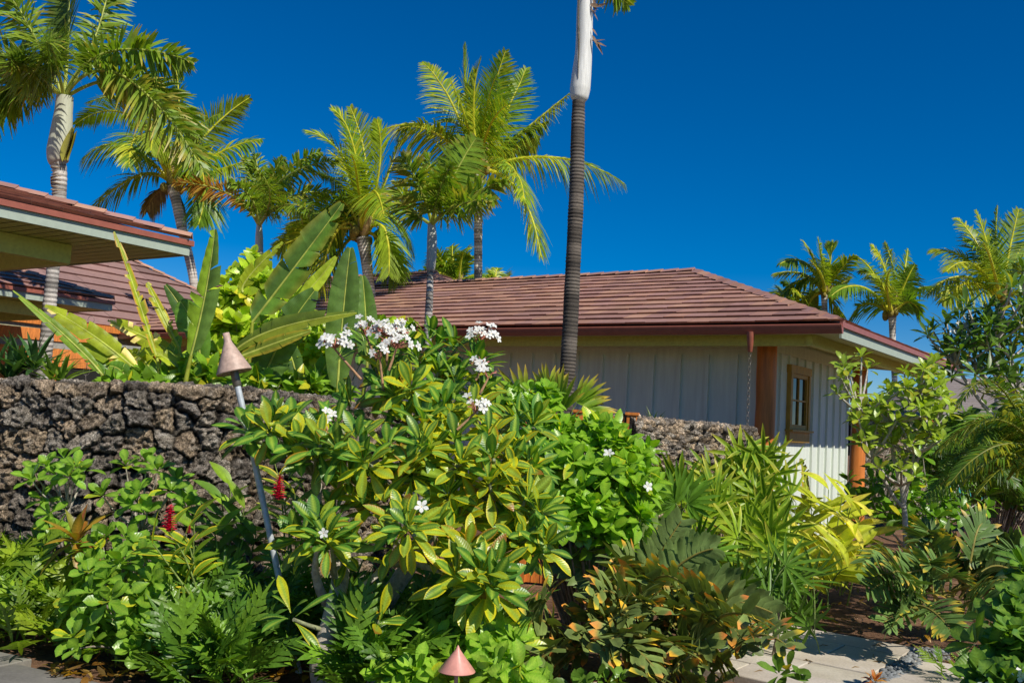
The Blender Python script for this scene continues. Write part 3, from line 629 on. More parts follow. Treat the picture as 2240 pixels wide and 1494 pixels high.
# orange panelled wall of the porch behind the left stone wall
def porch_wall():
    rt = thing('porch_screen', 'orange wood porch screen wall behind the dark strappy plant, left', 'screen wall', P(100, 830, 19)*c3(1, 1, 0))
    p0 = P(-120, 800, 18.2)*c3(1, 1, 0); p1 = P(236, 800, 20)*c3(1, 1, 0); d = nz(p1-p0); L = np.linalg.norm(p1-p0); n = np.cross(d, UP)
    zt = P(60, 716, 19.0)[2]; z1 = P(60, 757, 19.0)[2]; z2 = P(60, 797, 19.0)[2]; b = Buf()
    box(b, (p0+p1)/2+UP*(zt-.11), d*L/2, n*.06, UP*.11); mesh('beam', b, 'wood', rt, smooth=False)
    b = Buf(); box(b, (p0+p1)/2+UP*((zt-.22+z1)/2), d*L/2, n*.03, UP*((zt-.22-z1)/2)); mesh('frieze', b, 'greywall', rt, smooth=False)
    b = Buf(); box(b, (p0+p1)/2+UP*((z1+z2)/2), d*L/2, n*.045, UP*((z1-z2)/2-.003)); mesh('panel', b, 'wood', rt, smooth=False)
    b = Buf(); box(b, (p0+p1)/2+UP*(z2/2), d*(L/2-.05), n*.02, UP*(z2/2-.003)); mesh('window', b, 'dark', rt, smooth=False)
    for f in (.0, .3, .62, 1.0):
        b = Buf(); box(b, p0+d*L*f+UP*((z1-.003)/2), d*.12, n*.09, UP*((z1-.003)/2)); mesh('post', b, 'wood', rt, smooth=False)
    b = Buf(); q = P(278, 800, 20.3); q[2] = 1.2; box(b, q, d*.42, n*.15, UP*1.6); mesh('pillar', b, 'greywall', rt, smooth=False)
porch_wall()
pc = P(190, 800, 15.); rain_chain(pc, P(190, 772, 15.)[2]+.5, 1.2, 'rain chain in front of the orange porch screen, left', lw=.045, lh=.06)
# far house at the right
def far_house():
    d0 = 30; rt = thing('far_house', 'far grey roofed house with cream wall behind the right hand shrubs', 'house', P(2050, 1000, d0)*c3(1, 1, 0))
    b = Buf(); pts = [(1890, 905, 29), (2240, 900, 29), (2330, 905, 30), (2300, 838, 36), (2140, 822, 36), (1950, 840, 36)]
    e0, e1 = P(1880, 905, 29), P(2420, 930, 29); r0, r1 = P(2060, 826, 34), P(2360, 838, 34); e2 = P(1850, 900, 39)
    for k in range(16):
        f0, f1 = k/16, (k+1)/16; a, c = cmix(e0, r0, f0), cmix(e1, r1, f0); a2, c2 = cmix(e0, r0, f1), cmix(e1, r1, f1)
        b.add(np.array([a+UP*.04, c+UP*.04, c2, a2, a, c]), [[0, 1, 2, 3], [4, 5, 1, 0]], np.array([.26, .22, .205])*R_.uniform(.93, 1.05))
    b.add(np.array([e0, r0, e2]), [[0, 2, 1]], (.24, .2, .19)); mesh('roof', b, 'tile', rt, smooth=False)
    b = Buf(); m = (e0+e1)/2; box(b, m-UP*.08, (e1-e0)/2, c3(0, .06, 0), UP*.08); mesh('fascia', b, 'wood', rt, smooth=False)
    b = Buf(); m = m+c3(.3, 1.0, 0); m[2] = 1.3; box(b, m, (e1-e0)*.47, c3(0, .1, 0), UP*1.35); mesh('wall', b, 'cream', rt, smooth=False)
far_house()
# ================================================================== STONE WALLS
wp = []
for (px, py, d) in ((-420, 838, 8.6), (-150, 830, 8.15), (0, 829, 8.0), (300, 838, 8.0), (480, 848, 8.2), (640, 858, 8.6), (780, 880, 9.3), (900, 896, 10.2)): wp.append(P(px, py, d))
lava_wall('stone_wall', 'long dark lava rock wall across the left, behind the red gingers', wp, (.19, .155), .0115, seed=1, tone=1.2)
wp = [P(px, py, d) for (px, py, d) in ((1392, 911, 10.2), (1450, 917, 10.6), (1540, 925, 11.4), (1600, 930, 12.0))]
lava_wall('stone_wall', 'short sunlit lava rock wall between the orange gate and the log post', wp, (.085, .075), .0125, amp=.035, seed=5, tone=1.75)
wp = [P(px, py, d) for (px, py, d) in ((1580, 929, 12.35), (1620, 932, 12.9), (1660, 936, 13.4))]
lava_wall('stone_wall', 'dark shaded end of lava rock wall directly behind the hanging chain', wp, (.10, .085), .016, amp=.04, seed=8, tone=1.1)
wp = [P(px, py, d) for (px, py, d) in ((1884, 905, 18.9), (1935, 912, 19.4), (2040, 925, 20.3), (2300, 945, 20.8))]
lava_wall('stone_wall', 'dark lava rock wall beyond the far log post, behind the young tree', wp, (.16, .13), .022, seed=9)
def gate():
    p0 = P(1150, 890, 10.6)*c3(1, 1, 0); p1 = P(1388, 905, 10.3)*c3(1, 1, 0); d = nz(p1-p0); L = np.linalg.norm(p1-p0); n = np.cross(d, UP)
    zt = P(1350, 906, 10.35)[2]; rt = thing('garden_gate', 'orange wooden garden gate beside the small stone wall, half hidden by shrubs', 'gate', (p0+p1)/2)
    b = Buf(); k = 0; x = .1
    while x < L-.1: box(b, p0+d*x+UP*(zt*.5-.06), d*.045, n*.012, UP*(zt*.5-.06)); x += .1
    mesh('board_panel', b, 'wood', rt, smooth=False)
    b = Buf(); box(b, (p0+p1)/2+UP*(zt-.06), d*L/2, n*.035, UP*.035); mesh('rail', b, 'wood', rt, smooth=False)
    b = Buf(); box(b, (p0+p1)/2+UP*(zt*.45), d*L/2, n*.03, UP*.05); mesh('rail', b, 'wood', rt, smooth=False)
    for x in (0.05, L*.5, L*.74, L-.02):
        b = Buf(); box(b, p0+d*x+UP*(zt/2), d*.05, n*.06, UP*zt/2); box(b, p0+d*x+UP*(zt+.012), d*.065, n*.075, UP*.014); mesh('post', b, 'wood', rt, smooth=False)
gate()
# ================================================================== PALMS
def palm_trunk(pxs, d, ringstep=.05, n=12, c0=(.19, .165, .135), c1=(.055, .047, .038), flare=.05, reach_ground=True):
    """pxs: list of (px, py, width_px); returns (buf, top point)"""
    pts = [P(x, y, d) for x, y, w in pxs]; rad = [w*d/F/2 for x, y, w in pxs]
    if reach_ground:
        dv = nz(pts[-1]-pts[-2]) if abs((pts[-1]-pts[-2])[2]) > .05 else c3(0, 0, -1); k = -pts[-1][2]/dv[2] if dv[2] < -.2 else pts[-1][2]
        e = pts[-1] + dv*k; e[2] = -.15; pts.append((pts[-1]+e)/2); rad.append(rad[-1]*1.05); pts.append(e); rad.append(rad[-2]*1.2)
    cp = catmull(pts, 10); S = np.concatenate([[0], np.cumsum(np.linalg.norm(np.diff(cp, axis=0), axis=1))]); S0 = np.concatenate([[0], np.cumsum(np.linalg.norm(np.diff(np.array(pts), axis=0), axis=1))])
    L = S[-1]; s = np.arange(0, L, ringstep/4); q = np.stack([np.interp(s, S, cp[:, i]) for i in range(3)], 1); r = np.interp(s, S0/S0[-1]*L, rad)
    ph = ((s + fbm(s*2, s*0+d, 3)*.05)/ringstep) % 1
    r = r*(1+flare*(ph < .45)*(.4+1.2*vnoise(s*9, s*0, 2))+fbm(s*3, s*0, 7)*.06)
    C = np.where((ph < .55)[:, None], np.array(c0), np.array(c1))*(.45+1.0*vnoise(s*11, s*0+3, 4))[:, None]
    b = Buf(); tube(b, q, r, n, C); return b, np.array(pts[0])
def px_frond(b, d, base, mid, tip, dm=0., dt=0., llen=60, **kw):
    p = thru(P(*base, d), P(*mid, d+dm), P(*tip, d+dt), 22)
    p += fbm(np.linspace(0, 3, 22), np.full(22, tip[0]*.01), 3)[:, None]*.08*np.linspace(0, 1, 22)[:, None]
    frond(b, p, llen*d/F, **kw)
CG = [(.125, .185, .028), (.155, .205, .03), (.085, .145, .025), (.165, .205, .03)]
CY = (.27, .27, .035)
def coconut(name, label, d, crown, trunk, fronds, llen, group='coconut palms behind the houses', npair=70, cs=1.0, lwk=.95):
    rt = thing(name, label, 'palm tree', P(trunk[-1][0], trunk[-1][1], d)*c3(1, 1, 0), group)
    b, top = palm_trunk(trunk, d, .07*d/22, 10, (.62, .57, .50), (.36, .33, .28)); mesh('trunk', b, 'palmbark', rt)
    # fibrous heart of the crown
    b = Buf(); w = trunk[0][2]*d/F
    for i in range(16):
        a = i*2.4; dd = c3(math.cos(a)*.6, math.sin(a)*.6, R_.uniform(.5, 1.3)); leaf(b, P(*trunk[0][:2], d)-UP*w*.4, dd, c3(-math.cos(a), -math.sin(a), .5), w*R_.uniform(1.6, 3.2), w*.28, (.30, .22, .09) if i % 3 else (.32, .30, .06), bend=-.5, n=4, prof='lance', fold=.5)
    for i in range(7):
        a = R_.random()*6.28; rock(b, P(*trunk[0][:2], d)+c3(math.cos(a)*w*.7, math.sin(a)*w*.7, R_.uniform(-.3, .6)*w), w*.33, (.20, .16, .03), (1, 1, 1.25))
    mesh('crown_heart', b, 'bark', rt)
    for i, f in enumerate(fronds):
        b = Buf(); mid, tip = f[0], f[1]; opt = f[2] if len(f) > 2 else {}
        col = opt.get('col', R_.choice(CG)); col = np.array(col)*R_.uniform(.85, 1.15)*cs
        dt = opt.get('dt', R_.uniform(-1, 1)*d*.05)
        px_frond(b, d, crown, mid, tip, dt*.5, dt, llen*opt.get('k', 1.), col=col, rcol=opt.get('rc', (.42, .38, .07)), npair=npair, lw=.017*d/22*lwk*1.15, twist=opt.get('tw', R_.uniform(-.9, .9)), droop=opt.get('dr', R_.uniform(.25, .6)), start=.16, lean=R_.uniform(.75, 1.0), taper=.55, rr=.05*d/22, colb=opt.get('cb', CY if R_.random() < .5 else None), vshape=opt.get('vs', .15))
        mesh('frond', b, 'palm', rt)
    return rt
DEAD = dict(col=(.15, .10, .075), rc=(.2, .13, .08), cb=(.19, .13, .10), dr=1.3, k=.4)
coconut('coconut_palm', 'coconut palm behind the big left eave with a hanging dead frond', 29, (376, 402),
  [(376, 408, 26), (385, 440, 22), (398, 500, 21), (415, 570, 20), (424, 620, 19), (428, 680, 19)],
  [((285, 255), (165, 272)), ((270, 318), (178, 352), dict(cb=CY, dr=.7, tw=0)), ((300, 385), (196, 466), dict(tw=.1, dr=.6, dt=0)), ((300, 235), (190, 228)), ((330, 250), (260, 190)),
   ((392, 260), (384, 140), dict(tw=1.2, k=.7)), ((455, 290), (545, 215), dict(tw=.9, dr=.2)), ((480, 335), (572, 305), dict(dr=.6)), ((440, 400), (436, 490)), ((455, 380), (560, 345)), ((340, 425), (322, 462), DEAD), ((395, 440), (400, 470), DEAD),
   ((310, 300), (282, 365), dict(dt=-2.6, tw=.3)), ((350, 290), (330, 330), dict(dt=-2.8)), ((420, 300), (480, 250)), ((420, 330), (450, 420), dict(dt=-2)), ((345, 320), (300, 260), dict(dt=2))], 76)
coconut('coconut_palm', 'coconut palm with yellowish upswept crown between the banana leaves and tall crown', 21, (792, 512),
  [(794, 520, 30), (800, 560, 25), (806, 610, 22), (812, 660, 22)],
  [((752, 350), (665, 288), dict(dr=.2)), ((775, 330), (725, 238), dict(tw=1.0, dr=.1)), ((800, 360), (765, 235), dict(tw=1.2, dr=.1)), ((830, 370), (825, 262), dict(tw=-1.1, dr=.1)), ((842, 400), (872, 310)), ((760, 420), (690, 380)), ((745, 440), (700, 510)),
   ((735, 450), (630, 520)), ((740, 480), (660, 590), dict(dr=.7)), ((855, 470), (902, 560), dict(dr=.7)), ((850, 440), (905, 470)), ((835, 530), (868, 618), dict(tw=.8)), ((750, 540), (715, 610)), ((720, 500), (600, 545)), ((780, 380), (760, 330), dict(dt=-2.5)), ((815, 420), (840, 470), dict(dt=-2.5)),
   ((740, 500), (690, 640)), ((840, 500), (850, 600)), ((770, 400), (715, 330))], 74)
coconut('coconut_palm', 'tallest bushy coconut palm crown left of the tall bare trunk', 22, (1046, 372),
  [(1046, 385, 30), (1046, 430, 19), (1046, 500, 18), (1046, 570, 18), (1046, 625, 18)],
  [((985, 220), (922, 138), dict(tw=.8, dr=.3)), ((1020, 210), (1014, 98), dict(tw=1.3, dr=.1)), ((1035, 230), (1050, 130), dict(tw=-1.3, dr=.1)), ((1072, 230), (1105, 112), dict(tw=1.2, dr=.15)), ((1105, 250), (1152, 150), dict(tw=-.9, dr=.2)), ((1060, 260), (1085, 165), dict(dt=-2.6, tw=1.2, dr=.2)), ((1020, 270), (985, 180), dict(tw=1.1, dt=-2)),
   ((1130, 300), (1245, 205), dict(dr=.75, tw=.1)), ((1215, 345), (1366, 402), dict(dr=.8, tw=.0, cb=CY, dt=0)), ((1130, 415), (1186, 560), dict(cb=CY, dr=.5, tw=.3)), ((935, 275), (785, 310), dict(cb=CY, col=(.34, .31, .04), dr=.6)), ((950, 290), (870, 285), dict(dr=.8)), ((1120, 330), (1180, 300), dict(dr=.8)), ((1110, 360), (1150, 440), dict(dt=-2)),
   ((1070, 280), (1110, 230), dict(dt=-3, tw=1.0)), ((1040, 250), (1030, 160), dict(tw=1.4, dr=.1, dt=1.5)), ((1080, 330), (1200, 265), dict(dr=.9))], 78)
for nm, cr, tr, fr in (('small coconut palm top peeking over the roof left of the white palm trunk', (1003, 622), [(1003, 628, 14), (1003, 680, 13)], [((965, 570), (945, 545)), ((990, 565), (990, 535)), ((1020, 570), (1035, 565)), ((970, 600), (915, 595)), ((1030, 605), (1062, 610)), ((1010, 560), (1025, 545)), ((975, 585), (935, 575))]),
                       ('small bluish palm tip peeking over the roof right of the white palm trunk', (1085, 640), [(1085, 645, 12), (1085, 690, 12)], [((1072, 610), (1055, 605)), ((1084, 605), (1088, 588)), ((1097, 610), (1112, 605)), ((1075, 605), (1068, 592))])):
    coconut('coconut_palm', nm, 34, cr, tr, fr, 44, npair=46, lwk=.9)
coconut('coconut_palm', 'leftmost upright coconut palm of the far right group, by the roof hip', 32, (1803, 640),
  [(1803, 645, 14), (1804, 680, 12), (1805, 740, 11)],
  [((1760, 575), (1706, 578)), ((1778, 565), (1755, 528), dict(tw=.9)), ((1800, 580), (1788, 524), dict(tw=1.2, dr=.1)), ((1815, 580), (1820, 530), dict(tw=-1.1, dr=.1)), ((1838, 590), (1872, 560)), ((1770, 610), (1715, 640)), ((1755, 600), (1690, 600)), ((1775, 655), (1765, 700)), ((1830, 625), (1860, 610)), ((1820, 655), (1830, 690)), ((1795, 600), (1770, 570), dict(dt=-3))], 50, npair=44)
coconut('coconut_palm', 'low coconut palm crown just above the roof hip, lowest of the far right group', 34, (1742, 682),
  [(1742, 690, 14), (1742, 740, 12)],
  [((1715, 640), (1690, 655)), ((1730, 630), (1712, 622)), ((1750, 630), (1762, 618)), ((1762, 650), (1785, 640)), ((1710, 665), (1688, 690)), ((1770, 675), (1790, 700)), ((1745, 640), (1740, 640), dict(dt=-3)), ((1722, 650), (1700, 630))], 48, npair=42)
coconut('coconut_palm', 'middle coconut palm of the far right group, fronds combed by the wind', 31, (1951, 690),
  [(1951, 688, 20), (1952, 705, 15), (1953, 760, 12), (1957, 830, 12)],
  [((1885, 628), (1818, 648), dict(dr=.5)), ((1895, 665), (1858, 704), dict(dr=.5)), ((1905, 590), (1862, 562)), ((1935, 590), (1905, 535), dict(tw=1)), ((1955, 600), (1935, 530), dict(tw=1.2)), ((1975, 610), (1985, 545), dict(tw=-1.1)), ((1992, 640), (2038, 628), dict(dr=.7)), ((1930, 620), (1905, 600), dict(dt=-3, tw=.4)), ((1975, 630), (2000, 580)), ((1940, 625), (1950, 590), dict(dt=-3)), ((1920, 610), (1880, 595)), ((1985, 660), (2010, 680))], 54, npair=48)
coconut('coconut_palm', 'largest coconut palm of the far right group, cut by the right photo edge', 27, (2188, 655),
  [(2188, 662, 22), (2187, 700, 16), (2185, 800, 15)],
  [((2105, 605), (2028, 645), dict(dr=.6)), ((2110, 565), (2032, 552)), ((2120, 620), (2060, 662), dict(dr=.6)), ((2140, 540), (2090, 478), dict(tw=.6)), ((2160, 540), (2135, 462), dict(tw=1)), ((2178, 550), (2182, 450), dict(tw=1.2, dr=.1)), ((2205, 560), (2228, 458), dict(tw=-1.1, dr=.1)), ((2230, 590), (2285, 560)), ((2240, 640), (2300, 660)), ((2130, 580), (2070, 595), dict(dt=-2)), ((2170, 580), (2150, 530), dict(dt=-3)), ((2210, 590), (2240, 530)), ((2150, 560), (2110, 520))], 64, npair=54)
# foxtail palms (plumose fronds, smooth crownshaft)
FT = dict(plumose=True, droop=.25, lean=.7, taper=.3, start=.22, seg=3)
def foxtail(label, d, shaft, trunk, crown, fronds, llen, group='ringed palms with smooth crownshafts', cs=1., shaftcol=((.50, .52, .40), (.40, .33, .26)), lw=.02, npair=80, ring=.055, tcol=((.42, .39, .35), (.17, .15, .13))):
    rt = thing('foxtail_palm', label, 'palm tree', P(trunk[-1][0], trunk[-1][1], d)*c3(1, 1, 0), group)
    b, _ = palm_trunk(trunk, d, ring, 14, *tcol); mesh('trunk', b, 'palmbark', rt)
    if shaft:
        pts = catmull([P(x, y, d) for x, y, w in shaft], 6); rad = np.interp(np.linspace(0, 1, len(pts)), np.linspace(0, 1, len(shaft)), [w*d/F/2 for x, y, w in shaft])
        f = np.linspace(0, 1, len(pts))[:, None]; b = Buf(); tube(b, pts, rad, 18, cmix(np.array(shaftcol[0]), np.array(shaftcol[1]), np.clip(f*1.4-.5, 0, 1))); mesh('crownshaft', b, 'shaft', rt)
    for mid, tip, *o in fronds:
        opt = o[0] if o else {}; b = Buf(); dt = opt.get('dt', R_.uniform(-.6, .6)); kw = dict(FT); kw.update(opt.get('kw', {}))
        px_frond(b, d, crown, mid, tip, opt.get('dm', dt*.6), dt, llen*opt.get('k', 1), col=np.array(opt.get('col', (.115, .175, .04)))*cs*R_.uniform(.9, 1.1), colb=opt.get('cb', (.14, .18, .04)), rcol=(.30, .31, .16), npair=npair, lw=lw, rr=.022*d/11, tipcol=(.33, .24, .12), browntip=opt.get('bt', .15), **kw)
        mesh('frond', b, 'palm', rt)
    return rt
rt = foxtail('big palm with smooth pale crownshaft towering over the left eave', 14.5, [(142, 212, 36), (139, 245, 38), (134, 290, 46), (128, 330, 50), (127, 352, 44), (128, 360, 32)],
  [(128, 358, 30), (131, 380, 29), (129, 440, 29), (121, 530, 27), (113, 620, 27), (104, 720, 28), (98, 790, 29)], (140, 216),
  [((150, 60), (152, -130), dict(col=(.07, .105, .05), cb=(.10, .14, .05), dt=.6, k=1.25, kw=dict(plumose=False, vshape=.3, twist=1.4, droop=.1))),
   ((118, 120), (95, 95), dict(dm=-.9, dt=-2.0, k=1.25)), ((235, 115), (425, 135), dict(dt=-.3)), ((265, 165), (446, 370), dict(dt=-.6, bt=.5)), ((300, 180), (440, 300), dict(dt=.4)), ((40, 175), (-40, 280), dict(k=1.1)), ((30, 130), (-110, 90)), ((70, 70), (-10, -50)), ((60, 180), (20, 250), dict(dt=1)), ((215, 60), (255, -90), dict(dt=1)), ((90, 170), (30, 130), dict(dt=-1.4, dm=-.5))], 78, lw=.023, npair=125, cs=.95, ring=.07, tcol=((.52, .48, .43), (.22, .2, .18)))
b = Buf(); q = P(141, 352, 14.35)
for i in range(9): leaf(b, q+c3(R_.uniform(-.03, .05), 0, R_.uniform(-.02, .02)), c3(.35+R_.uniform(-.1, .1), -.1, 1), c3(-.5, -.8, .2), .54*R_.uniform(.8, 1), .098, (.55, .52, .08), bend=-.25, fold=.5, prof='lance')
mesh('flower_sheath', b, 'shaft', rt)
b = Buf()
for i in range(10): tube(b, [P(128, 362+i*7, 14.5)+c3(.1*math.cos(t), .1*math.sin(t), .012*math.sin(t*2+i)) for t in np.linspace(0, 6.28, 14)], R_.uniform(.006, .016), 5, c3(.26, .20, .14)*R_.uniform(.7, 1.1))
mesh('leaf_scars', b, 'bark', rt)
BR = dict(col=(.16, .065, .015), cb=(.20, .10, .02), bt=.4)
foxtail('palm with one brown dying frond, between the leaning coconut and the banana leaves', 22, [(567, 492, 12), (567, 520, 17), (567, 560, 18), (567, 588, 15)], [(567, 586, 12), (566, 640, 14), (565, 720, 14)], (567, 494),
  [((500, 425), (382, 398), BR), ((555, 400), (535, 345)), ((565, 410), (558, 338), dict(k=1.2)), ((615, 395), (738, 352), dict(dt=-1, bt=.6)), ((640, 430), (735, 428), dict(bt=.6)), ((625, 380), (700, 335)), ((590, 400), (620, 345)), ((545, 430), (500, 400), dict(dt=-1)), ((620, 450), (690, 470), dict(dt=-2)), ((590, 430), (560, 370), dict(dt=-2.2))], 42, lw=.022, npair=78, shaftcol=((.58, .58, .50), (.45, .42, .35)), cs=1.15)
foxtail('small palm with glossy pale crownshaft in front of the roof, left of centre', 14, [(944, 490, 17), (945, 520, 22), (944, 560, 22), (942, 585, 20), (941, 592, 16)], [(941, 590, 13), (940, 640, 16), (937, 700, 17), (935, 760, 17)], (945, 492),
  [((915, 400), (875, 345), dict(k=1.25, bt=.8, dt=-.6)), ((985, 400), (1038, 305), dict(k=1.3, kw=dict(plumose=False, twist=1.1, vshape=.2))), ((1015, 435), (1105, 395), dict(bt=.8, dt=-.6)), ((1000, 450), (1080, 440), dict(dt=-1.3, bt=.7)), ((900, 455), (865, 400), dict(bt=.6)), ((950, 400), (925, 340), dict(dt=.8)), ((960, 420), (985, 360), dict(dt=-1))], 58, lw=.02, npair=76, shaftcol=((.46, .47, .42), (.38, .37, .33)), cs=1.15)
rt = foxtail('tall bare ringed palm trunk with white crownshaft crossing the whole roof', 10.5, [(1283, -190, 28), (1281, -60, 34), (1279, 40, 37), (1277, 110, 38), (1272, 165, 44), (1269, 195, 46), (1267, 214, 40), (1266, 222, 28)],
  [(1266, 216, 27), (1264, 280, 30), (1261, 420, 32), (1254, 570, 33), (1248, 700, 34), (1241, 820, 34), (1236, 900, 31), (1232, 960, 29)], (1283, -180),
  [((1330, -60), (1375, 12), dict(k=.8)), ((1210, -260), (1060, -200)), ((1360, -260), (1480, -190)), ((1290, -330), (1310, -460))], 78, lw=.015, shaftcol=((.72, .72, .68), (.70, .69, .62)), ring=.038, tcol=((.15, .125, .10), (.04, .033, .027)))
b = Buf()
for i in range(16):
    y = R_.choice([R_.uniform(-30, 30), R_.uniform(60, 105)]); q = P(1293+R_.uniform(-4, 3), y, 10.42); leaf(b, q, c3(R_.uniform(.1, .9), -.1, R_.uniform(-1, .1)), c3(.2, -1, 0), R_.uniform(.08, .24), R_.uniform(.006, .02), (.20, .13, .08), bend=R_.uniform(-1, 1), prof='lance', n=4)
mesh('dead_sheath', b, 'bark', rt)
b = Buf(); pts = [P(1264+R_.uniform(-1.5, 1.5), y, 10.5)+c3(0, -w_*.5*10.5/F, 0) for y, w_ in ((-60, 33), (0, 35), (40, 36), (80, 37), (120, 38), (150, 41), (180, 44))]; tube(b, pts, [.006, .009, .007, .012, .008, .006, .003], 6, c3(.10, .09, .07)); mesh('sheath_crease', b, 'bark', rt)
# ================================================================== BIG BANANA-LIKE LEAVES BEHIND THE STONE WALL
def bigleaf(b, d, base, mid, tip, hw, col, colb=None, tear=.3, face=(0, -1, .15), stalk=None, fold=.18, edge=None, bleach=0., skew=0., dt=0., n=72):
    pts = thru(P(*base, d), P(*mid, d+dt*.5), P(*tip, d+dt), n); T = np.gradient(pts, axis=0); T /= np.linalg.norm(T, axis=1)[:, None]
    fc = nz(face); hwm = hw*d/F; tube(b, pts, np.linspace(.016, .004, n)*d/10, 5, c3(.30, .36, .16), cap=False)
    if stalk: tube(b, bez(P(*stalk, d), (P(*stalk, d)+P(*base, d))/2+c3(0, 0, .05), P(*base, d), 8), np.linspace(.024, .016, 8), 6, c3(.22, .27, .07))
    t = np.linspace(0, 1, n); w = hwm*np.clip(np.sin(np.pi*np.clip(t*.93+.05, 0, 1)**.85), 0.03, 1)**.6
    for sg in (-1, 1):
        side = np.cross(T, fc)*sg; side /= np.linalg.norm(side, axis=1)[:, None]; nn = np.cross(side, T)*sg
        i = 0
        while i < n-1:
            L = int(3+R_.random()**1.6*16) if R_.random() < tear*1.3 else R_.randint(14, 36)
            j = min(n-1, i+L); k = R_.uniform(.62, 1.0) if R_.random() < tear else 1.; tw = R_.uniform(-1.0, .7)*tear + fold; idx = np.arange(i, j+1)
            sv = np.linspace(0, 1, 5); m = len(idx); fw = 1-.0*sv
            gap = np.zeros(m)
            fwd = np.linspace(0, .45, 5)
            V = pts[idx][:, None, :] + side[idx][:, None, :]*(w[idx]*k)[:, None, None]*(sv*math.cos(tw))[None, :, None] + nn[idx][:, None, :]*(w[idx]*k)[:, None, None]*(sv*math.sin(tw)+.10*np.sin(sv*3.1))[None, :, None] + T[idx][:, None, :]*(w[idx])[:, None, None]*fwd[None, :, None]
            if tear > .15 and m > 2:   # pinch the outer corners so the splits show
                g1 = min(m-1, R_.randint(1, 4)); sq = (sv**R_.uniform(.9, 2.2))[:, None]*R_.choice([.05, .2, .7, 1.])
                V[0] += (V[g1]-V[0])*.85*sq
                if m > 4: V[1] += (V[g1]-V[1])*.7*sq; V[-1] += (V[-3]-V[-1])*.8*sq
            V += nn[idx][:, None, :]*(np.sin(t[idx]*60+R_.random()*6)*.02*hwm)[:, None, None]*sv[None, :, None]
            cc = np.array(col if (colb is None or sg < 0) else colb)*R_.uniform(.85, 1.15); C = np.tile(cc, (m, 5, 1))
            if edge is not None: C[:, 4] = edge; C[:, 3] = .5*C[:, 3]+.5*np.array(edge)
            if R_.random() < bleach: C[:, 2:] = (.62, .56, .40)
            Lp = np.stack(np.broadcast_arrays((t[idx]*np.linalg.norm(pts[-1]-pts[0]))[:, None], (sv*0)[None, :], np.zeros((m, 5))), -1).reshape(-1, 3)
            b.add(V.reshape(-1, 3), quadgrid(m, 5), C.reshape(-1, 3), Lp); i = j
GB = (.075, .17, .045); GD = (.05, .11, .05); GY = (.20, .27, .03)
def clump(name, label, cat, base, leaves, group=None, foliage=None):
    rt = thing(name, label, cat, base, group)
    for a in leaves:
        b = Buf(); bigleaf(b, *a[0], **a[1]); mesh('leaf', b, 'banana', rt)
    return rt
BRN = (.38, .22, .08)
clump('giant_bird_of_paradise', 'pale ragged paddle leaves leaning left over the stone wall, partly bleached', 'plant', P(270, 860, 9.4)*c3(1, 1, 0),
 [((9.2, (345, 790), (300, 650), (250, 507), 15, GY), dict(tear=.8, edge=BRN, stalk=(352, 850), face=(.8, -.6, .2))),
  ((9.4, (392, 760), (352, 680), (322, 618), 17, GY), dict(tear=.7, edge=(.40, .32, .08), stalk=(400, 850), face=(.5, -.8, .3))),
  ((9.1, (222, 818), (150, 742), (28, 636), 14, (.13, .23, .05)), dict(tear=.6, stalk=(235, 870), face=(-.1, -.75, .6))),
  ((9.3, (300, 812), (205, 735), (98, 670), 25, GY), dict(tear=.5, bleach=.2, stalk=(310, 870), face=(.1, -.8, .6))),
  ((9.5, (404, 792), (325, 742), (236, 702), 24, GY), dict(tear=.75, bleach=.35, stalk=(405, 870), face=(.1, -.8, .6))),
  ((9.5, (330, 845), (300, 790), (262, 770), 22, GY), dict(tear=.6, bleach=.15)),
  ((9.3, (250, 860), (235, 800), (200, 770), 16, GB), dict(tear=.3)),
  ((9.4, (345, 868), (330, 810), (290, 765), 20, GY), dict(tear=.4)),
  ((9.2, (285, 870), (272, 820), (240, 800), 20, GB), dict(tear=.3)),
  ((9.3, (312, 840), (250, 785), (150, 752), 20, (.16, .24, .03)), dict(tear=.7, stalk=(320, 870), face=(.1, -.8, .6))), ((9.2, (420, 855), (385, 800), (318, 762), 22, GY), dict(tear=.6, stalk=(425, 880), face=(.2, -.8, .5))), ((9.4, (372, 866), (372, 800), (395, 735), 20, GB), dict(tear=.3)), ((9.35, (250, 830), (310, 770), (352, 742), 18, GY), dict(tear=.7, bleach=.3, face=(-.1, -.8, .6))),
  ((9.6, (420, 740), (405, 690), (362, 624), 20, GD), dict(tear=.1, stalk=(428, 850))),
 ])
clump('giant_bird_of_paradise', 'single tall upright paddle leaf, bright green left half, beside the ragged pale leaves', 'plant', P(405, 860, 9.0)*c3(1, 1, 0),
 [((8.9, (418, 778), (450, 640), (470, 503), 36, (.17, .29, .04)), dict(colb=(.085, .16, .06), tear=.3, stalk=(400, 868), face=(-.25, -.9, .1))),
  ((9.3, (440, 800), (425, 720), (395, 660), 34, GB), dict(tear=.1, stalk=(440, 860)))])
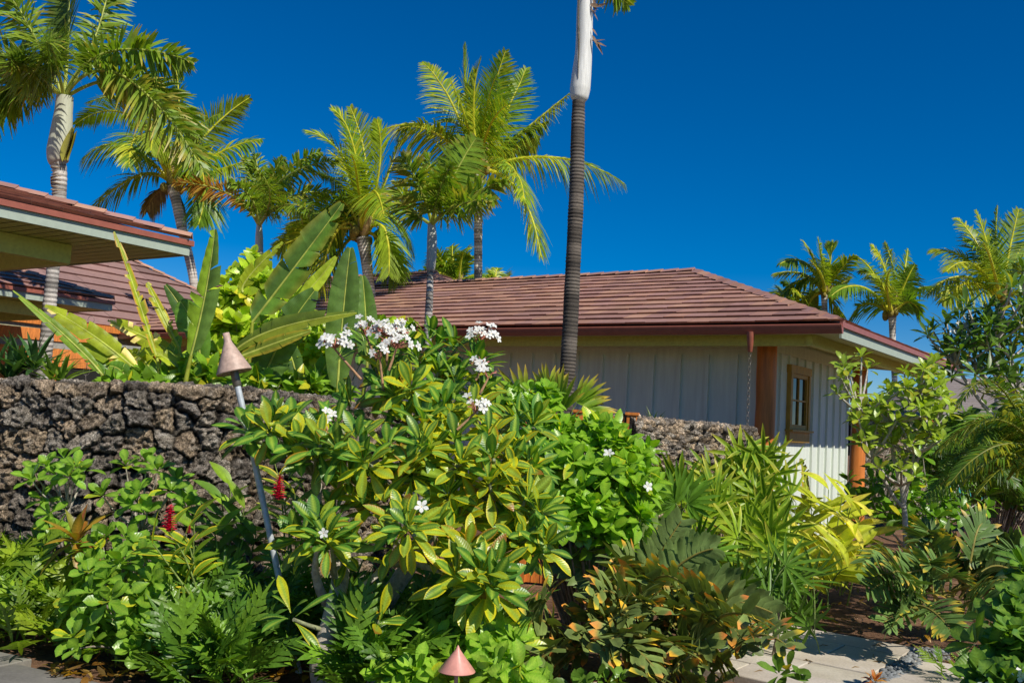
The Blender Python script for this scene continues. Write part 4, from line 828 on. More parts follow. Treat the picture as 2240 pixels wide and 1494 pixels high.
clump('giant_bird_of_paradise', 'long torn diagonal paddle leaf pointing up to the coconut crown, with lower leaves', 'plant', P(570, 870, 9.6)*c3(1, 1, 0),
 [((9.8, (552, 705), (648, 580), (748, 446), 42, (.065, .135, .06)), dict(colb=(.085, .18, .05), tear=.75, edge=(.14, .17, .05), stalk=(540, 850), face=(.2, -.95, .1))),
  ((9.6, (532, 640), (545, 605), (618, 530), 20, GY), dict(tear=.8)),
  ((9.3, (572, 850), (612, 750), (688, 636), 44, (.06, .125, .05)), dict(tear=.2, face=(.3, -.9, .2))),
  ((9.1, (512, 770), (610, 718), (780, 684), 24, (.075, .12, .03)), dict(colb=(.12, .16, .03), tear=.5, stalk=(500, 855), face=(0, -.8, .5))),
  ((9.0, (522, 782), (600, 752), (680, 724), 19, (.10, .14, .03)), dict(tear=.2, stalk=(510, 860), face=(0, -.8, .5), edge=(.2, .17, .03))),
  ((10.2, (618, 690), (680, 630), (735, 562), 17, (.26, .36, .06)), dict(tear=.1, face=(.5, -.7, .4), stalk=(600, 850)))])
clump('giant_bird_of_paradise', 'broad smooth upright paddle leaves in front of the roof behind the white flowers', 'plant', P(750, 870, 9.8)*c3(1, 1, 0),
 [((9.7, (738, 850), (750, 690), (766, 543), 36, (.075, .145, .06)), dict(tear=.12, stalk=(735, 900), face=(-.05, -1, .05))),
  ((9.9, (803, 800), (800, 700), (793, 604), 26, (.07, .14, .055)), dict(tear=.15, stalk=(790, 900), face=(.15, -1, .05))),
  ((9.9, (690, 860), (720, 790), (790, 725), 22, GB), dict(tear=.2)),
  ((10.0, (650, 870), (640, 790), (610, 740), 22, GD), dict(tear=.1)), ((9.8, (820, 860), (850, 780), (905, 710), 20, GB), dict(tear=.1))])
# ================================================================== SHRUBS
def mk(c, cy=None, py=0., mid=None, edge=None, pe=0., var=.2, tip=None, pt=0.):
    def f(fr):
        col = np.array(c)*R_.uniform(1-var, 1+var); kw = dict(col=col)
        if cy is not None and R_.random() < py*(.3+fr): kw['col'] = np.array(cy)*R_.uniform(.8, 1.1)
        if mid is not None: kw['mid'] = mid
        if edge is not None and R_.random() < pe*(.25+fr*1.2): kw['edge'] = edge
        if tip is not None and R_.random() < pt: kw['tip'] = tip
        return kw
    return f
def shrub(name, label, cat, base, blobs, colf, L, Wd, k=8, mat='leaf', prof='obov', group=None, stemcol=(.24, .20, .16), stems=.35, flowers=None, a1=100, n=5, bend=.5, part='foliage', cols5=False, sr=.006, fold=.2):
    """blobs: (px, py, d, rx_px, rz_px, count)"""
    rt = thing(name, label, cat, base, group); b = Buf(); sb = Buf(); base = np.asarray(base, float); tips = []
    for (px, py, d, rx, rz, cnt) in blobs:
        c = P(px, py, d); rxm, rzm = rx*d/F, rz*d/F
        for i in range(cnt):
            v = NR.normal(size=3); v /= np.linalg.norm(v); r = R_.random()**.4
            if v[1] > .3: v[1] *= -1
            off = v*np.array([rxm, min(rxm, .6)*.8, rzm])*r; p = c+off
            if p[2] < .06: p[2] = .06+R_.random()*.1
            ax = nz(off/ max(rxm, .05)*.8 + c3(.15, -.3, .75) + NR.normal(size=3)*.28)
            rosette(b, p, ax, k+R_.randint(-3, 2), L*R_.choice([R_.uniform(.5, .8), R_.uniform(.8, 1.3)]), Wd*R_.uniform(.85, 1.1), colf, a0=18, a1=a1, prof=prof, bend=bend, n=n, cols5=cols5, fold=fold)
            tips.append((p, ax))
            if R_.random() < stems:
                m = (p+base)/2 + c3(R_.uniform(-.08, .08), R_.uniform(-.08, .08), R_.uniform(-.02, .1)); q = np.array([base[0]+(p[0]-base[0])*.15, base[1]+(p[1]-base[1])*.15, max(0, base[2])])
                tube(sb, bez(q, m-UP*.05*(p[2]), p-ax*.005, 7), np.linspace(sr*2.2, sr*.7, 7), 5, np.array(stemcol)*R_.uniform(.7, 1.15))
    if not sb.empty(): mesh('stems', sb, 'bark', rt)
    mesh(part, b, mat, rt)
    if flowers:
        tips.sort(key=lambda q: q[0][1]-q[0][2]*.6)
        for (p, ax) in R_.sample(tips[:max(flowers*4, 10)], flowers):
            fb = Buf(); flower(fb, p+ax*.09+c3(.02, -.06, 0), nz(ax+c3(0, -.8, 0)), .036); mesh('flower', fb, 'petal', rt)
    return rt, tips
def flower(b, c, ax, r, col=(.85, .85, .80), ctr=(.85, .62, .12), wk=.42, cup=.5):
    x, y, z = frame(ax); ph = R_.random()*6.28
    for i in range(5):
        a = ph+i*1.2566; h = math.cos(a)*x+math.sin(a)*y
        leaf(b, c, h*math.cos(cup)+z*math.sin(cup), z, r*1.25*R_.uniform(.9, 1.1), r*wk, col, bend=.6, fold=.1, prof='obov', n=4, vary=.03)
    rock(b, c+z*r*.05, r*.13, ctr)
GL = (.085, .19, .035); GLd = (.05, .12, .035); GYL = (.36, .36, .03)
gard = mk((.07, .165, .032), GYL, .05, mid=(.16, .28, .07), var=.28)
def gb(px, py, d): return P(px, py, d)*c3(1, 1, 0)
# left shrubs in front of the stone wall
def branchy(label, base, heads, d, L, Wd, k, colf, name='gardenia_shrub', cat='shrub', trunkr=.014, fork=None, stemc=(.30, .27, .22)):
    rt = thing(name, label, cat, base); b = Buf(); sb = Buf(); fk = P(*fork, d) if fork else base+UP*.4
    tube(sb, bez(base, (base+fk)/2+c3(.03, 0, 0), fk, 6), np.linspace(trunkr*1.3, trunkr, 6), 6, stemc)
    for (px, py, dd) in heads:
        p = P(px, py, d+dd); m = (fk+p)/2 + c3(0, 0, -.07+R_.uniform(-.05, .03)); tube(sb, bez(fk, m, p, 8), np.linspace(trunkr*.75, trunkr*.3, 8), 5, stemc)
        ax = nz((p-fk)*.5/np.linalg.norm(p-fk)+c3(0, -.45, .8)); rosette(b, p, ax, k, L, Wd, colf, a0=15, a1=100, n=6, bend=.5)
    mesh('stems', sb, 'bark', rt); mesh('foliage', b, 'leaf', rt); return rt
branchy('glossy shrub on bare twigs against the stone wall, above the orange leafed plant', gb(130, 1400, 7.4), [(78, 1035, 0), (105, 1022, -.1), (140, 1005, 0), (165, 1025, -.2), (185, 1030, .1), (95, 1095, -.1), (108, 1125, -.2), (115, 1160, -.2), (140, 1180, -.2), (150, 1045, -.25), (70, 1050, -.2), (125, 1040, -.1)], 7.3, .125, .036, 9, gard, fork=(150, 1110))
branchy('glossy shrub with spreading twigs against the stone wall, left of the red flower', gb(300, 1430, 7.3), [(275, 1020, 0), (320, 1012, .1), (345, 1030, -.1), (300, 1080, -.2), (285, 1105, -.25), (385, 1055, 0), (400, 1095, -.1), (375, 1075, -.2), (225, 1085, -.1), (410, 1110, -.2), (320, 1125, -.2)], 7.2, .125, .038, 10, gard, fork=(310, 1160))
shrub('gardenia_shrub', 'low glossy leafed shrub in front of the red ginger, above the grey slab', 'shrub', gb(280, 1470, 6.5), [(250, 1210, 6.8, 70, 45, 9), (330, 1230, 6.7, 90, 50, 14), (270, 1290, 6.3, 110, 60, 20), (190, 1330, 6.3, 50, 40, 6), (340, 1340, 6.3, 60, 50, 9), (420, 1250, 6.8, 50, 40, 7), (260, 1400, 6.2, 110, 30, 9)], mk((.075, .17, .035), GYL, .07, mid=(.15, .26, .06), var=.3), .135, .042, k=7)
# vine-like bright shrub behind the wall
shrub('bright_shrub', 'pale yellow green leafy shrub behind the wall between the paddle leaves', 'shrub', gb(560, 880, 11), [(560, 600, 11.5, 60, 50, 30), (520, 660, 11.2, 50, 50, 30), (600, 660, 11.5, 70, 60, 40), (490, 740, 10.6, 60, 60, 40), (560, 760, 10.8, 90, 80, 60), (650, 700, 11, 60, 60, 30), (470, 800, 10.3, 80, 40, 30), (680, 800, 10.3, 70, 60, 36), (860, 720, 10.5, 40, 30, 12)], mk((.22, .32, .045), (.4, .38, .05), .12, var=.35), .17, .05, k=7, prof='ell')
shrub('bright_shrub', 'leafy green undergrowth along the back of the stone wall', 'shrub', gb(330, 880, 9.2), [(430, 830, 9.3, 60, 40, 22), (340, 840, 9.3, 60, 30, 16), (270, 850, 9.2, 50, 25, 10), (520, 850, 9.2, 70, 40, 24), (640, 860, 9.6, 80, 40, 26), (720, 870, 9.9, 60, 40, 20)], mk((.11, .21, .035), (.3, .3, .04), .12, var=.35), .2, .045, k=7, prof='lance')
def strappy(label, base, heads, L, Wd, col, name='strap_leaf_plant', cat='plant', k=16, mat='leaf', tip=None):
    rt = thing(name, label, cat, base); b = Buf()
    for (px, py, d) in heads:
        rosette(b, P(px, py, d), c3(R_.uniform(-.15, .15), -.1, 1), k, L, Wd, mk(col, var=.25, tip=tip, pt=.4), a0=8, a1=85, prof='lance', bend=.5, fold=.35, n=6)
    mesh('foliage', b, mat, rt); return rt
strappy('dark blue green strappy plant behind the far left of the stone wall', gb(60, 860, 9), [(40, 815, 9), (75, 810, 8.9), (20, 835, 8.9), (-10, 820, 9)], .42, .026, (.035, .085, .06), k=18)
strappy('strappy plant with sunlit right side behind the stone wall, below the ringed trunk', gb(130, 860, 9), [(112, 835, 8.9), (135, 840, 8.9)], .34, .022, (.10, .17, .05), k=16)
strappy('spiky dark palm tip behind the small sunlit stone wall', gb(1425, 960, 11.2), [(1428, 935, 11.2)], .26, .012, (.04, .075, .03), k=14)
# ti plants, gingers
def ti(label, c, d, L, Wd, cols, base, k=18, name='ti_plant'):
    rt = thing(name, label, 'plant', base); b = Buf(); sb = Buf(); p = P(*c, d); tube(sb, bez(base, (base+p)/2, p, 6), np.linspace(.014, .011, 6), 6, c3(.22, .15, .10)); mesh('stem', sb, 'bark', rt)
    def cf(f): a = R_.choice(cols); return dict(col=np.array(a), mid=np.array(a)*1.2, edge=np.array(R_.choice(cols))*.8)
    rosette(b, p, c3(.05, -.25, 1), k, L, Wd, cf, a0=8, a1=118, prof='lance', bend=.75, fold=.3, n=8); mesh('foliage', b, 'fern', rt); return rt
ti('ti plant with bronze orange sword leaves in front of the stone wall', (168, 1185), 6.9, .30, .033, [(.17, .06, .025), (.22, .11, .03), (.13, .12, .035), (.19, .05, .04), (.13, .14, .04), (.24, .15, .04)], gb(162, 1330, 6.9))
for (c, s, lab) in (((1575, 1050), .2, 'pink leafed ti plant behind the lady palm, upper one'), ((1555, 1160), .17, 'pink leafed ti plant low behind the lady palm stems')):
    ti(lab, c, 10.3, s, .022, [(.22, .035, .05), (.16, .025, .04), (.24, .07, .05), (.08, .09, .03)], gb(c[0], 1240, 10.3))
ti('small orange bromeliad at the bottom edge beside the pale path', (1912, 1492), 5.6, .07, .012, [(.27, .14, .05), (.27, .08, .06)], gb(1912, 1600, 5.6), name='bromeliad')
def ginger(name, label, base, stems, L, Wd, col, edge=None, pe=.8, flowers=(), group=None, lit=None, dn=8):
    """stems: (px0,py0,px1,py1,d)"""
    rt = thing(name, label, 'plant', base, group); b = Buf(); sb = Buf()
    for (x0, y0, x1, y1, d) in stems:
        p0 = P(x0, y0, d); p1 = P(x1, y1, d-.15); pm = (p0+p1)/2+c3(R_.uniform(-.05, .05), 0, .06); pts = bez(p0, pm, p1, 12); tube(sb, pts, np.linspace(.009, .004, 12), 5, c3(.16, .22, .05))
        az = R_.uniform(-.5, .5)
        for i in range(dn):
            f = .25+.75*i/(dn-1); q = pts[int(f*11)]; t = nz(pts[-1]-pts[0]); sd = nz(np.cross(t, c3(math.sin(az), -math.cos(az), .2)))*(1 if i % 2 else -1); dd = nz(sd*.8+t*(.35+.5*f)+c3(0, -.25, .1)*R_.random())
            c = np.array(col)*R_.uniform(.75, 1.25); kw = {}
            if lit and R_.random() < lit[1]: c = np.array(lit[0])*R_.uniform(.8, 1.15)
            if edge is not None and R_.random() < pe: kw = dict(edge=edge)
            leaf(b, q, dd, nz(t-dd*np.dot(t, dd)+c3(0, -.5, .4)), L*R_.uniform(.75, 1.1), Wd*R_.uniform(.8, 1.1), c, mid=c*1.25, bend=R_.uniform(.1, .9), fold=.28, prof='lance', n=7, cols5=edge is not None, **kw)
    mesh('stems', sb, 'bark', rt); mesh('foliage', b, 'banana', rt)
    for (px, py, d, h) in flowers:
        fb = Buf(); p = P(px, py, d); H = h*d/F
        for i in range(46):
            f = i/45; a = i*2.4; r = H*.16*(1-.75*f**1.6); leaf(fb, p+UP*(H*(f-.5)), c3(math.cos(a), math.sin(a)-.1, .6), c3(-math.cos(a), -math.sin(a), .6), H*.38*(1-.6*f), H*.11*(1-.4*f), np.array((.98, .02, .09))*R_.uniform(.5, 1.1), bend=.6, fold=.3, n=4)
        tube(fb, [p-UP*H*.5, p+UP*H*.45], [H*.10, H*.04], 8, c3(.5, .01, .03)); mesh('flower', fb, 'petal', rt)
    return rt
YE = (.50, .42, .05)
ginger('red_ginger', 'red ginger with one big red flower spike and yellow edged leaves, lower left', gb(430, 1420, 6.6), [(430, 1330, 405, 1170, 6.6), (440, 1330, 372, 1165, 6.55), (420, 1300, 425, 1130, 6.7), (450, 1350, 335, 1190, 6.5)], .24, .038, (.11, .20, .03), YE, .75, [(371, 1134, 5.95, 54), (414, 1158, 6.3, 16)], dn=6)
ginger('red_ginger', 'red ginger with slim red spike, yellow edged leaves, right of the torch pole', gb(640, 1320, 7.3), [(625, 1230, 612, 1050, 7.4), (640, 1230, 600, 1010, 7.5), (620, 1240, 645, 1080, 7.3), (650, 1230, 665, 1070, 7.4)], .24, .03, (.10, .17, .03), YE, .6, [(610, 1066, 6.1, 52)], dn=7)
ginger('ginger_plant', 'dark green broad leafed ginger without flowers, left of the torch pole', gb(510, 1380, 7.1), [(500, 1260, 485, 1090, 7.5), (515, 1260, 535, 1110, 7.4), (480, 1280, 465, 1150, 7.3), (505, 1270, 505, 1060, 7.6), (540, 1270, 560, 1170, 7.4)], .27, .045, (.055, .12, .03), None, dn=7, lit=((.12, .22, .03), .25))
ginger('ginger_plant', 'ginger clump of sunlit yellow green leaves in front of the pale green wall', gb(1810, 1290, 10.2), [(x+R_.uniform(-8, 8), 1310+R_.uniform(-30, 20), x2+R_.uniform(-10, 10), y2, d) for (x, x2, y2, d) in ((1725, 1715, 1130, 10.8), (1745, 1740, 1100, 10.6), (1770, 1775, 1120, 10.4), (1790, 1800, 1105, 10.5), (1810, 1835, 1085, 10.2), (1825, 1860, 1110, 10.1), (1840, 1880, 1130, 10), (1760, 1755, 1160, 9.9), (1800, 1790, 1170, 9.7), (1835, 1840, 1180, 9.6), (1815, 1820, 1200, 9.4), (1740, 1715, 1190, 10), (1850, 1890, 1170, 9.8), (1780, 1740, 1140, 10.3), (1830, 1870, 1090, 10.6), (1800, 1820, 1130, 10.6), (1700, 1690, 1150, 10.9), (1835, 1895, 1200, 9.6), (1825, 1850, 1240, 9.2), (1790, 1765, 1090, 10.4), (1815, 1820, 1070, 10.5), (1760, 1720, 1170, 10.2), (1845, 1905, 1150, 10), (1835, 1870, 1160, 9.7), (1775, 1760, 1200, 9.6), (1810, 1800, 1230, 9.3))], .37, .062, (.24, .30, .045), (.42, .40, .12), .3, dn=7, lit=((.36, .36, .09), .3))
clump('banana_shoot', 'single curled tattered leaf standing up before the sunlit pale wall', 'plant', gb(1765, 1250, 11),
 [((10.9, (1768, 1120), (1762, 1060), (1752, 1003), 15, GY), dict(tear=.7, edge=(.35, .22, .08), stalk=(1772, 1260), face=(.4, -.9, .1)))])
# ================================================================== GREEN SHRUB BEHIND PLUMERIA, FAN PALMS
shrub('jasmine_shrub', 'bright green glossy shrub with star flowers, right of the plumeria below the tall trunk', 'shrub', gb(1280, 1320, 8), [(1200, 960, 8.4, 80, 60, 40), (1290, 960, 8.3, 80, 50, 36), (1370, 1005, 8.0, 65, 45, 32), (1240, 1040, 7.9, 90, 70, 44), (1330, 1070, 7.7, 90, 70, 50), (1410, 1060, 7.9, 30, 40, 10), (1260, 1140, 7.5, 80, 60, 30), (1350, 1150, 7.5, 60, 60, 24), (1120, 900, 8.6, 60, 50, 26), (1180, 880, 8.6, 50, 40, 20), (1130, 1000, 8.3, 60, 60, 20)], mk((.10, .22, .03), GYL, .06, mid=(.17, .30, .05), var=.3), .15, .04, k=8, prof='ell', flowers=2)
def fanpalm(name, label, base, fans, Rr, nseg, col, tip=None, wseg=.014, spread=3.6, group=None, stemc=(.16, .13, .08), stems=None, edge=None, alt=None):
    rt = thing(name, label, 'palm', base, group); b = Buf(); sb = Buf(); base = np.asarray(base, float)
    if stems:
        for (x0, y0, x1, y1, d) in stems:
            p0 = P(x0, y0, d); p1 = P(x1, y1, d); tube(sb, bez(p0, (p0+p1)/2+c3(.04, 0, 0), p1, 8), np.linspace(.016, .012, 8), 6, np.array(stemc))
    for (px, py, d, ang, tilt) in fans:
        p = P(px, py, d); dd = nz(c3(math.cos(ang), -.35*R_.random()-tilt*.3, math.sin(ang))); q0 = p - dd*.12 - UP*.25
        tube(sb, bez(q0-UP*.1, q0+UP*.18, p, 6), [.006]*6, 4, c3(.16, .22, .06)); nr = nz(c3(-math.sin(ang)*.5, -1, math.cos(ang)*.5+tilt))
        c = np.array(col if alt is None or R_.random() > .4 else alt)*R_.uniform(.8, 1.2); fan(b, p, dd, nr, Rr*R_.uniform(.8, 1.1), nseg, spread, c, tip=tip if R_.random() < .5 else None, wseg=wseg, edge=edge)
    mesh('stems', sb, 'bark', rt); mesh('foliage', b, 'palm', rt); return rt
fanpalm('fan_palm', 'fan palm with brown tipped pleated leaves around the foot of the tall trunk', gb(1235, 1000, 9.4), [(1203, 862, 9.3, 1.75, 0), (1262, 880, 9.4, .7, .2), (1272, 895, 9.2, .1, .5), (1180, 895, 9.0, 2.9, .7), (1275, 905, 9.1, -.25, .7), (1225, 900, 9.0, 1.6, .9), (1150, 880, 9.4, 2.5, .4)], .40, 9, (.15, .24, .04), tip=(.45, .28, .12), wseg=.024, spread=1.7)
LPf = []
for (cx, cy, rx, ry, d, k) in ((1490, 1085, 30, 30, 9.4, 5), (1640, 1010, 40, 28, 9.6, 9), (1575, 1040, 30, 25, 9.6, 6), (1660, 1070, 55, 50, 9.4, 12), (1570, 1120, 60, 50, 9.2, 10), (1660, 1150, 55, 50, 9.0, 9), (1690, 1210, 45, 45, 8.8, 6), (1630, 1200, 45, 40, 9.0, 6), (1430, 1100, 25, 25, 9.2, 3)):
    for i in range(k): LPf.append((cx+R_.gauss(0, .55)*rx, cy+R_.gauss(0, .55)*ry, d+R_.uniform(-.3, .3), R_.uniform(-.6, 3.7), R_.uniform(0, .9)))
fanpalm('lady_palm', 'lady palm clump of split finger leaves in front of the front log post', gb(1600, 1300, 9.3), LPf, .38, 8, (.15, .235, .03), tip=(.40, .32, .10), wseg=.021, spread=3.7, stems=[(1590, 1290, 1585, 1040, 9.4), (1625, 1290, 1640, 1050, 9.4), (1545, 1280, 1560, 1100, 9.3), (1660, 1290, 1665, 1120, 9.1), (1600, 1300, 1625, 1180, 9.2), (1500, 1260, 1490, 1090, 9.5), (1635, 1300, 1690, 1190, 9)], edge=(.22, .28, .05), alt=(.06, .13, .025))
fanpalm('lady_palm', 'deep green palm fan of broad fingers above the dull grey cycad fronds, centre right', gb(1480, 1250, 8.6), [(1490, 1090, 8.6, 1.7, 0), (1478, 1100, 8.4, 2.6, .5), (1505, 1100, 8.5, .6, .4), (1390, 1150, 8.3, 1.8, .1), (1375, 1165, 8.2, 2.5, .4), (1530, 1200, 8.2, 1.2, .9), (1545, 1215, 8.1, .2, 1.2), (1520, 1215, 8.0, 2.9, 1.2)], .36, 12, (.075, .15, .03), wseg=.021, spread=3.4)
# low rhapis skirt bottom right of cycad
LPg = [(1690+R_.gauss(0, 45), 1310+R_.gauss(0, 50), 7.6+R_.uniform(-.3, .3), R_.uniform(-.9, 3.4), R_.uniform(.2, 1.1)) for i in range(26)]
fanpalm('lady_palm', 'low dark lady palm spilling over the near edge of the pale path', gb(1670, 1440, 7.4), LPg, .30, 9, (.065, .125, .03), wseg=.013, spread=3.6, stems=[(1650, 1440, 1660, 1330, 7.5), (1690, 1440, 1700, 1320, 7.5)])
# ================================================================== CARDBOARD CYCADS
def cycad(name, label, base, fronds, llen, col, lw=.027, npair=10, tip=None, ptip=0., twist=None, jit=.12):
    rt = thing(name, label, 'plant', base); b = Buf(); i = 0
    for (x0, y0, x1, y1, x2, y2, d, dt) in fronds:
        pts = thru(P(x0, y0, d), P(x1, y1, d+dt*.5), P(x2, y2, d+dt), 16); k = len(pts); u = np.linspace(0, 1, k); tube(b, pts, .012*(1-.7*u)+.002, 5, c3(.16, .15, .06), cap=False)
        T = np.gradient(pts, axis=0); T /= np.linalg.norm(T, axis=1)[:, None]; tc = np.array(col)*R_.uniform(.8, 1.2); hastip = R_.random() < ptip
        tl = R_.uniform(-1.2, 1.2) if twist is None else twist
        for j in range(npair):
            f = .2+.8*(j+.5)/npair; q = np.array([np.interp(f, u, pts[:, a]) for a in range(3)]); t = nz(np.array([np.interp(f, u, T[:, a]) for a in range(3)])); sd = np.cross(t, UP); sd = nz(sd) if np.linalg.norm(sd) > .1 else c3(1, 0, 0); nr = nz(np.cross(sd, t)); nr = nr if nr[1] < .4 or nr[2] > 0 else nr
            sd2 = math.cos(tl)*sd+math.sin(tl)*nr; nr2 = nz(np.cross(sd2, t))
            ll = llen*(.55+.75*math.sin(math.pi*min(1, f*.85+.1)))*R_.uniform(.88, 1.08)
            for sg in (-1, 1):
                dd = nz(sd2*sg*.85+t*(.45+.5*f)+nr2*.3+NR.normal(size=3)*jit); tp = None
                if tip is not None and hastip and R_.random() < .55: tp = np.array(R_.choice(tip))
                leaf(b, q, dd, nr2+c3(0, 0, .0), ll, lw*R_.uniform(.9, 1.12), tc*R_.uniform(.85, 1.15), bend=R_.uniform(.1, .6), fold=.18, prof='blade', n=5, tip=tp, edge=tc*1.35)
    mesh('fronds', b, 'zamia', rt); return rt
OT = [(.55, .30, .03), (.50, .20, .05), (.42, .13, .05), (.55, .42, .05)]
def rand_fronds(n, cx, cy, d, rx, ry, L, seed, dirs=(-.4, 3.5), ddz=(-.9, .2)):
    r = random.Random(seed); o = []
    for i in range(n):
        a = dirs[0]+(dirs[1]-dirs[0])*(i+.5)/n+r.uniform(-.2, .2); x0, y0 = cx+r.uniform(-rx, rx), cy+r.uniform(-ry, ry); l = L*r.uniform(.75, 1.1)
        x1, y1 = x0+math.cos(a)*l*.5, y0-math.sin(a)*l*.5-l*.16; x2, y2 = x0+math.cos(a)*l, y0-math.sin(a)*l*.85+l*.10; o.append((x0, y0, x1, y1, x2, y2, d+r.uniform(-.3, .3), r.uniform(*ddz)))
    return o
ZG = (.06, .105, .045)
cycad('cardboard_cycad', 'large grey green cycad with orange tipped leaflets at bottom centre right', gb(1390, 1480, 7.0), rand_fronds(16, 1390, 1400, 7.1, 70, 40, 220, 1, (-.5, 3.6), (-1.0, .0)) + rand_fronds(16, 1400, 1390, 6.6, 160, 50, 150, 2, (-1.0, 4.1), (-.9, -.2)) + rand_fronds(14, 1330, 1430, 6.2, 170, 35, 120, 12, (-1.2, 4.3), (-.7, -.2)) + rand_fronds(8, 1560, 1400, 6.7, 70, 40, 130, 15, (-.8, 3.9), (-.7, -.1)), .165, (.085, .125, .055), lw=.029, npair=8, tip=OT, ptip=.85, jit=.28)
cycad('cardboard_cycad', 'grey green cycad fronds standing upright behind the orange tipped one', gb(1420, 1350, 7.9), [(1390, 1330, 1400, 1240, 1440, 1150, 7.9, .1), (1400, 1330, 1430, 1240, 1490, 1140, 7.9, -.1), (1380, 1340, 1330, 1270, 1220, 1230, 7.8, -.2), (1410, 1330, 1480, 1240, 1560, 1200, 7.8, -.2), (1370, 1330, 1330, 1240, 1310, 1180, 7.9, .1), (1420, 1340, 1530, 1290, 1640, 1290, 7.6, -.3), (1430, 1340, 1560, 1310, 1690, 1340, 7.5, -.3)], .185, (.085, .135, .065), lw=.027, npair=14, twist=1.35, jit=.06)
cycad('cardboard_cycad', 'grey green cycad with yellow tipped arching fronds beyond the path, right', gb(2080, 1330, 8.4), rand_fronds(13, 2080, 1300, 8.4, 40, 25, 190, 3, (-.3, 3.4), (-1.0, .3)) + rand_fronds(8, 2050, 1330, 7.9, 60, 20, 120, 4, (-.8, 3.9), (-.8, -.1)), .19, (.065, .12, .05), lw=.019, npair=17, tip=[(.45, .36, .06), (.40, .25, .06)], ptip=.6)
cycad('cardboard_cycad', 'dark arching cycad at the right photo edge above the white flowered shrub', gb(2230, 1340, 8.8), rand_fronds(9, 2240, 1290, 8.8, 30, 20, 150, 6, (1.9, 3.5), (-.8, .3)), .15, (.045, .085, .04), lw=.019, npair=17, tip=[(.4, .33, .06)], ptip=.4)
